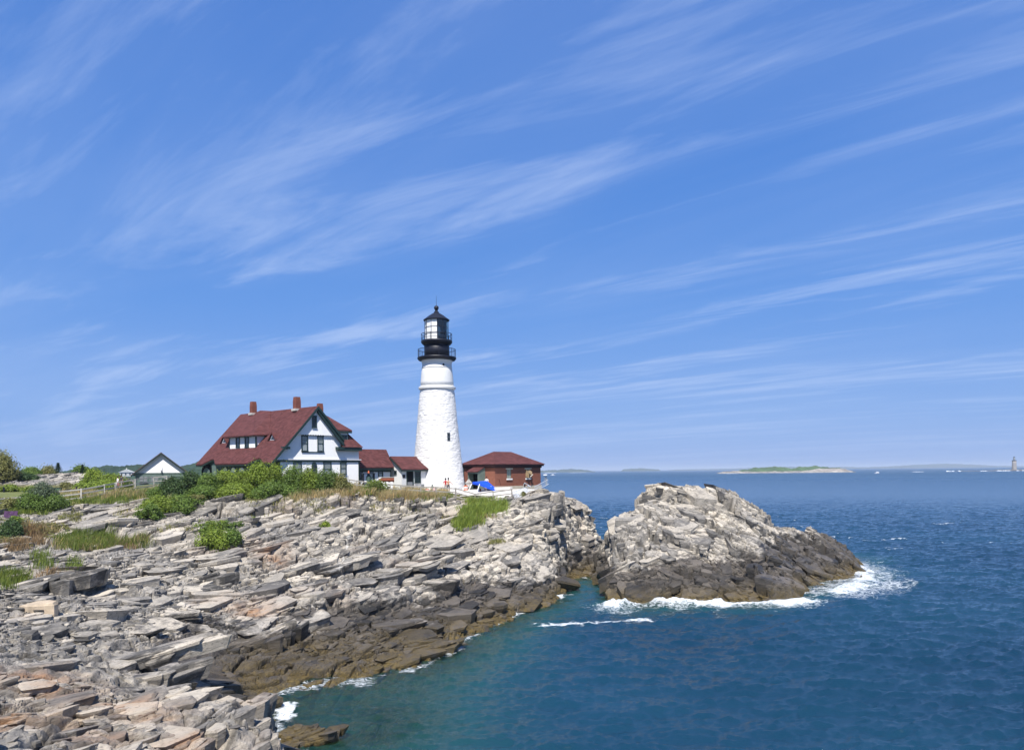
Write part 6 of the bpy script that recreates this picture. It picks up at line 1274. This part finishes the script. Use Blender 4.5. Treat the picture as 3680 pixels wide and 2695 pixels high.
# small beacon on a stand
o = at(*z11(1700, 800), 94.5); bc = empty('beacon_stand', o, label='small dark stand with a flat white top at the cliff edge', cat='beacon'); T_ = lambda x, y: at(*z11(x, y), 94.5)-o
m = MB(); m.bar(T_(1720, 780), T_(1715, 560), .12); m.bar(T_(1640, 640), T_(1700, 500), .07); m.bar(T_(1745, 600), T_(1665, 470), .07); m.bar(T_(1740, 470), T_(1700, 600), .07); m.build('leg', M['grey'], bc); a = T_(1685, 432); MB().box((a.x-.22,a.y-.2,a.z-.06), (a.x+.22,a.y+.2,a.z+.06)).build('flat_top', M['white'], bc)
# concrete wall foot under the brick building, loose planks and blocks
def plank(name, sx0, sy0, D0, sx1, sy1, D1, w, h, mt, label, cat='plank', rot=0, group=None):
    a = at(sx0, sy0, D0); b = at(sx1, sy1, D1); e = MB(); e.bar(Vector((0,0,0)), b-a, w, h); o = e.build(name, mt, label=label, cat=cat, group=group); o.location = a; return o
plank('wooden_beam', *z11(920,1215), 88.5, *z11(1330,1085), 90.5, .25, .12, M['woodw'], 'long pale wooden beam lying on the rock right of the fence')
plank('wooden_beam', *z11(1255,1030), 90.5, *z11(1430,970), 91.5, .30, .2, M['woodw'], 'short thick pale beam at the top of the cliff edge')
plank('concrete_slab', *z11(40,960), 97, *z11(330,990), 96.5, 1.0, .5, M['concrete'], 'broken concrete lump below the brick wall beside the canopy', cat='slab')
for i, (x, y, D, w, h, rz, lb) in enumerate([(1690,1783,90.5,2.8,.10,.3,'grey slab tilted behind the fence right of the two people'),(1745,1790,90,3.4,.12,-.1,'wide pale slab lying behind the fence under the canopy'),(1800,1796,89.5,3.0,.12,-.25,'long slanting slab behind the last fence bay'),(1810,1775,94,2.6,.3,.1,'grey concrete edge below the brick wall')]):
    p = at(x, y, D); g_ = ground(p.x, p.y); m = MB(); n = 7; ed = [(w/2*(.8+.25*random.random())*math.cos(2*PI*k/n), w*.28*(.8+.3*random.random())*math.sin(2*PI*k/n), 0) for k in range(n)]; m.prism(ed, (0,0,h)); o = m.build('paving_slab', M['concrete'], label=lb, cat='slab'); o.location = (p.x, p.y, g_+.08); o.rotation_euler = (random.uniform(-.05,.08), random.uniform(-.08,.08), rz)
# clutter under the canopy
for i, (x, y, D, mt, lb, nm) in enumerate([(1180,400,94,'white','white jug standing under the canopy','plastic_jug'),(1245,460,94.3,'rustm','red toolbox under the canopy','toolbox'),(1290,470,94,'woodw','pale wooden crate under the canopy','crate'),(1390,480,94.2,'concrete','light grey sack under the right side of the canopy','sack'),(1450,490,94,'white','white bucket at the right end of the canopy','bucket')]):
    p = at(*zk(x, y), D); g_ = ground(p.x, p.y)+.06; s = .22+.06*(i % 3); e = empty(nm, (p.x, p.y, g_), i*.7, label=lb, cat=nm.replace('_', ' ').split()[-1])
    if nm in ('plastic_jug', 'bucket'): MB().lathe([(s*.5,0),(s*.6,s*1.4),(s*.3,s*1.7),(s*.15,s*2.0)], 14).build('body', M[mt], e); MB().tube((-s*.3,0,s*2.0), (s*.3,0,s*2.0), .02, n=5).build('handle', M['grey'], e)
    elif nm == 'sack': MB().lathe([(s*.8,0),(s,.15),(s*.8,.35),(s*.3,.45),(s*.35,.55)], 12).build('body', M[mt], e, smooth=True); MB().ring(s*.32, .46, .02, 12).build('tie', M['grey'], e)
    else: MB().box((-s,-s*.6,0), (s,s*.6,s*1.1)).build('body', M[mt], e); MB().bar((-s*.5,0,s*1.25), (s*.5,0,s*1.25), .04).bar((-s*.5,0,s*1.05), (-s*.5,0,s*1.25), .04).bar((s*.5,0,s*1.05), (s*.5,0,s*1.25), .04).build('handle', M['grey'], e)
# items at the lawn
o = at(204, 1771, 96); g_ = ground(o.x, o.y); e = empty('sign_box', (o.x, o.y, g_), .1, label='dark green box on the far edge of the lawn', cat='box'); MB().box((-.62,-.2,.05), (.55,.2,.62)).build('body', mat('teal green paint', (.01,.12,.09), .5), e); MB().box((-.66,-.24,.62), (.59,.24,.68)).build('lid', M['green'], e); MB().box((-.5,-.215,.15), (-.1,-.202,.55)).build('door', M['green'], e)
for sx, lb in ((14,'dark post at the far left end of the lawn'),(216,'dark post touching the green box on the lawn'),(275,'dark post at the right end of the lawn hedge')):
    o = at(sx, 1772, 96); g_ = ground(o.x, o.y); e = empty('bollard', (o.x, o.y, g_), label=lb, cat='bollard'); MB().tube((0,0,-.2), (0,0,.62), .11, .10, 10).build('post', M['black'], e); MB().lathe([(.13,0),(.12,.05),(.03,.09)], 10).build('cap', M['black'], e).location = (0,0,.62)
# purple cloth on the rocks
p = hit(30, 1140); cl_ = MB(); W_n = 12
for i in range(W_n):
    for j in range(6): pass
vs = [(-.65+1.3*i/W_n, -.02*j+.03*math.sin(i*1.3+j), .12-.13*j+.02*math.sin(i*2.1)) for j in range(6) for i in range(W_n+1)]
m = MB(); m.add(vs, [(j*(W_n+1)+i, j*(W_n+1)+i+1, (j+1)*(W_n+1)+i+1, (j+1)*(W_n+1)+i) for j in range(5) for i in range(W_n)]); o = m.build('purple_cloth', mat('purple cloth', (.075,.035,.085), .8, noise=(4, .25)), label='purple cloth hanging over a rock at the left edge', cat='cloth'); o.location = p+Vector((0,-.35,.45)); md = o.modifiers.new('s', 'SOLIDIFY'); md.thickness = .03
# tan boulder, wet rocks
def boulder(name, xd, yd, D, L, W, T, yaw, mt, label, cat='boulder', group=None):
    V, F_c, _ = blocks(np.array([0.]), np.array([0.]), np.array([0.]), np.array([L]), np.array([W]), np.array([T]), np.array([math.radians(yaw)]), np.array([.04]), np.array([.02]), .5, np.random.default_rng(int(xd)))
    me = mesh_np(name, V, F_c); attr(me, 'tint', np.full(len(V), .5)); attr(me, 'tide', np.full(len(V), -9.0)); o = link(name, me, mt, label=label, cat=cat, group=group); p = atd(xd, yd, D); o.location = (p.x, p.y, max(ground(p.x, p.y), p.z-.5*T)); return o
TANB = mat('tan granite', (.42,.34,.245), .9, noise=(1.5, .35), bump=(6, .6, .05)); boulder('boulder', 88, 1352, 42.5, 2.0, 1.3, 1.1, 5, TANB, 'square tan boulder standing out among the grey rocks at the left')

# ------------------------------------------------------------------ people
SKIN = mat('skin', (.50,.26,.16), .6)
def person(p, facing, label, top, bottom, pose=None, hair=(.03,.02,.015), hat=None, skin_top=False, height=1.74):
    """one continuous skinned body; pose gives hands and feet"""
    pose = pose or {}; s = height/1.74; o = empty('person', p, facing, label=label, cat='person')
    J = {'pelvis':(0,0,.95,.13,.11),'waist':(0,0,1.10,.125,.095),'chest':(0,.01,1.32,.165,.11),'neck0':(0,0,1.46,.07,.065),'neck':(0,0,1.52,.052,.052),'head0':(0,-.02,1.58,.075,.085),'head':(0,-.02,1.66,.078,.09),'crown':(0,0,1.72,.05,.06)}
    E = [('pelvis','waist'),('waist','chest'),('chest','neck0'),('neck0','neck'),('neck','head0'),('head0','head'),('head','crown')]
    for sd, sg in (('l',-1),('r',1)):
        sh_p = (.185*sg, 0, 1.41); ha = pose.get('hand_'+sd, (.27*sg, -.06, .80)); el = pose.get('elbow_'+sd, ((sh_p[0]+ha[0])/2+.04*sg, (sh_p[1]+ha[1])/2+.05, (sh_p[2]+ha[2])/2)); ft = pose.get('foot_'+sd, (.11*sg, 0, .04)); kn = pose.get('knee_'+sd, ((.10*sg+ft[0])/2, ft[1]/2-.02, .50))
        J['sh'+sd] = (*sh_p, .058, .058); J['el'+sd] = (*el, .042, .042); J['wr'+sd] = (ha[0], ha[1], ha[2]+.02, .027, .024)
        d = (Vector(ha)-Vector(el)).normalized(); J['pm'+sd] = (*(Vector(ha)+d*.05), .036, .018); E += [('chest','sh'+sd),('sh'+sd,'el'+sd),('el'+sd,'wr'+sd),('wr'+sd,'pm'+sd)]
        sidev = Vector((1,0,0)) if abs(d.z) > .5 else Vector((0,0,1)); sidev = (sidev-d*sidev.dot(d)).normalized()
        for k, (off, ln) in enumerate(((-.030,.062),(-.010,.075),(.010,.070),(.028,.055))):
            b0 = Vector(ha)+d*.085+sidev*off; J[f'f{sd}{k}'] = (*b0, .011, .010); J[f'g{sd}{k}'] = (*(b0+d*ln+Vector((0,-.015,0))), .008, .008); E += [('pm'+sd, f'f{sd}{k}'), (f'f{sd}{k}', f'g{sd}{k}')]
        J['th'+sd] = (*(Vector(ha)+d*.055-sidev*.055+Vector((0,-.01,0))), .011, .010); E += [('pm'+sd,'th'+sd)]
        J['hp'+sd] = (.09*sg, 0, .90, .095, .095); J['kn'+sd] = (*kn, .060, .060); J['ca'+sd] = (*(Vector(kn)*.6+Vector(ft)*.4), .056, .058); J['an'+sd] = (ft[0], ft[1]+.03, ft[2]+.05, .038, .040); J['to'+sd] = (ft[0]+.02*sg, ft[1]-.15, ft[2], .040, .028)
        E += [('pelvis','hp'+sd),('hp'+sd,'kn'+sd),('kn'+sd,'ca'+sd),('ca'+sd,'an'+sd),('an'+sd,'to'+sd)]
    names = list(J); me = bpy.data.meshes.new('body'); me.from_pydata([(J[n][0]*s, J[n][1]*s, J[n][2]*s) for n in names], [(names.index(a), names.index(b)) for a, b in E], [])
    ob = bpy.data.objects.new('tmp', me); C.objects.link(ob); sk = ob.modifiers.new('skin', 'SKIN'); sk.use_smooth_shade = True; sv_ = me.skin_vertices[0].data
    for i, n in enumerate(names): sv_[i].radius = (J[n][3]*s, J[n][4]*s); sv_[i].use_root = (n == 'pelvis')
    sb = ob.modifiers.new('sub', 'SUBSURF'); sb.levels = 1; sb.render_levels = 1
    dg = bpy.context.evaluated_depsgraph_get(); dg.update(); nm = bpy.data.meshes.new_from_object(ob.evaluated_get(dg)); bpy.data.objects.remove(ob); nm.name = 'body'; nm.materials.clear()
    for q in (SKIN, top, bottom): nm.materials.append(q)
    for f in nm.polygons:
        c = f.center/s; arm = abs(c.x) > .20 and c.z > .7
        if c.z < .10: k = 2
        elif c.z < 1.00 and not arm and c.z > .42: k = 2
        elif 1.0 <= c.z < 1.49 and (not arm or c.z > 1.22) and not skin_top: k = 1
        else: k = 0
        f.material_index = k
    b = bpy.data.objects.new('body', nm); C.objects.link(b); b.parent = o
    hm = mat('hair', hair, .7); V = []; m = MB(); m.lathe([(.095*math.cos(t)*s, (.11*math.sin(t)+1.665)*s) for t in [-.35,0,.4,.8,1.2,1.5]], 16); m.build('hair', hm, o, smooth=True).location = (0, .012, 0)
    m = MB(); m.box((-.012*s,-.125*s,1.595*s), (.012*s,-.09*s,1.64*s)); m.build('nose', SKIN, o); m = MB()
    for sg in (-1, 1): m.box(((sg*.03-.011)*s,-.112*s,1.645*s), ((sg*.03+.011)*s,-.10*s,1.656*s))
    m.build('eyes', M['dark'], o)
    if hat: m = MB(); m.lathe([(.165,1.70),(.165,1.715),(.105,1.72),(.10,1.80),(.05,1.825)] if hat == 'brim' else [(.108,1.69),(.108,1.75),(.07,1.80),(.02,1.81)], 20); m.build('hat', M['dark'], o, smooth=True)
    return o
RED = mat('red shirt', (.42,.02,.03), .8); WT = mat('white shirt', (.75,.72,.72), .8); GRY = mat('dark grey shirt', (.06,.06,.065), .8); SHORT = mat('dark shorts', (.03,.03,.04), .8); SHL = mat('light shorts', (.30,.27,.24), .8); PINK = mat('pink trousers', (.45,.2,.2), .8)
p = stand(1601, 97.2); person(p, PI, 'person in red shirt and dark hat by the tower foot, seen from behind', RED, SHL, {'hand_l': (-.30,-.05,.82), 'hand_r': (.32,-.02,.85)}, hat='brim')
p = stand(1611, 96.2); person(p, PI, 'bare chested person with dark cap holding one arm out by the tower', SKIN, SHORT, {'hand_l': (-.52,-.05,1.02), 'elbow_l': (-.36,.02,1.2), 'hand_r': (.30,.02,.85)}, hat='cap', skin_top=True, height=1.66)
p = stand(423, 95.0); person(p, 2.4, 'person in white top walking behind the left fence', WT, PINK, {'foot_l': (-.1,-.2,.04), 'foot_r': (.1,.2,.06)}, height=1.66)
p = stand(436, 96.0); person(p, 2.6, 'person in dark grey shirt walking behind the left fence', GRY, SHL, {'foot_l': (-.1,.2,.06), 'foot_r': (.1,-.2,.04)}, height=1.76)
p = at(*zk(1360, 480), 96.8); p.z = ground(p.x, p.y)+.06; person(p, PI*.9, 'person in pale shirt standing behind the blue canopy', WT, SHORT, {}, height=1.7)

# ------------------------------------------------------------------ air over the sea
hm = bpy.data.materials.new('sea air'); hm.use_nodes = True; t = NT(hm.node_tree); t.n.clear(); ov_ = t.new('ShaderNodeOutputMaterial'); pv = t.new('ShaderNodeVolumePrincipled'); pv.inputs['Color'].default_value = (.72,.84,1,1); pv.inputs['Density'].default_value = 1.1e-4; pv.inputs['Anisotropy'].default_value = 0; t.l.new(pv.outputs[0], ov_.inputs['Volume'])
MB().box((-25800,-900,-11), (25800,26200,70)).build('haze', hm, kind='stuff', label='pale sea air', cat='haze')
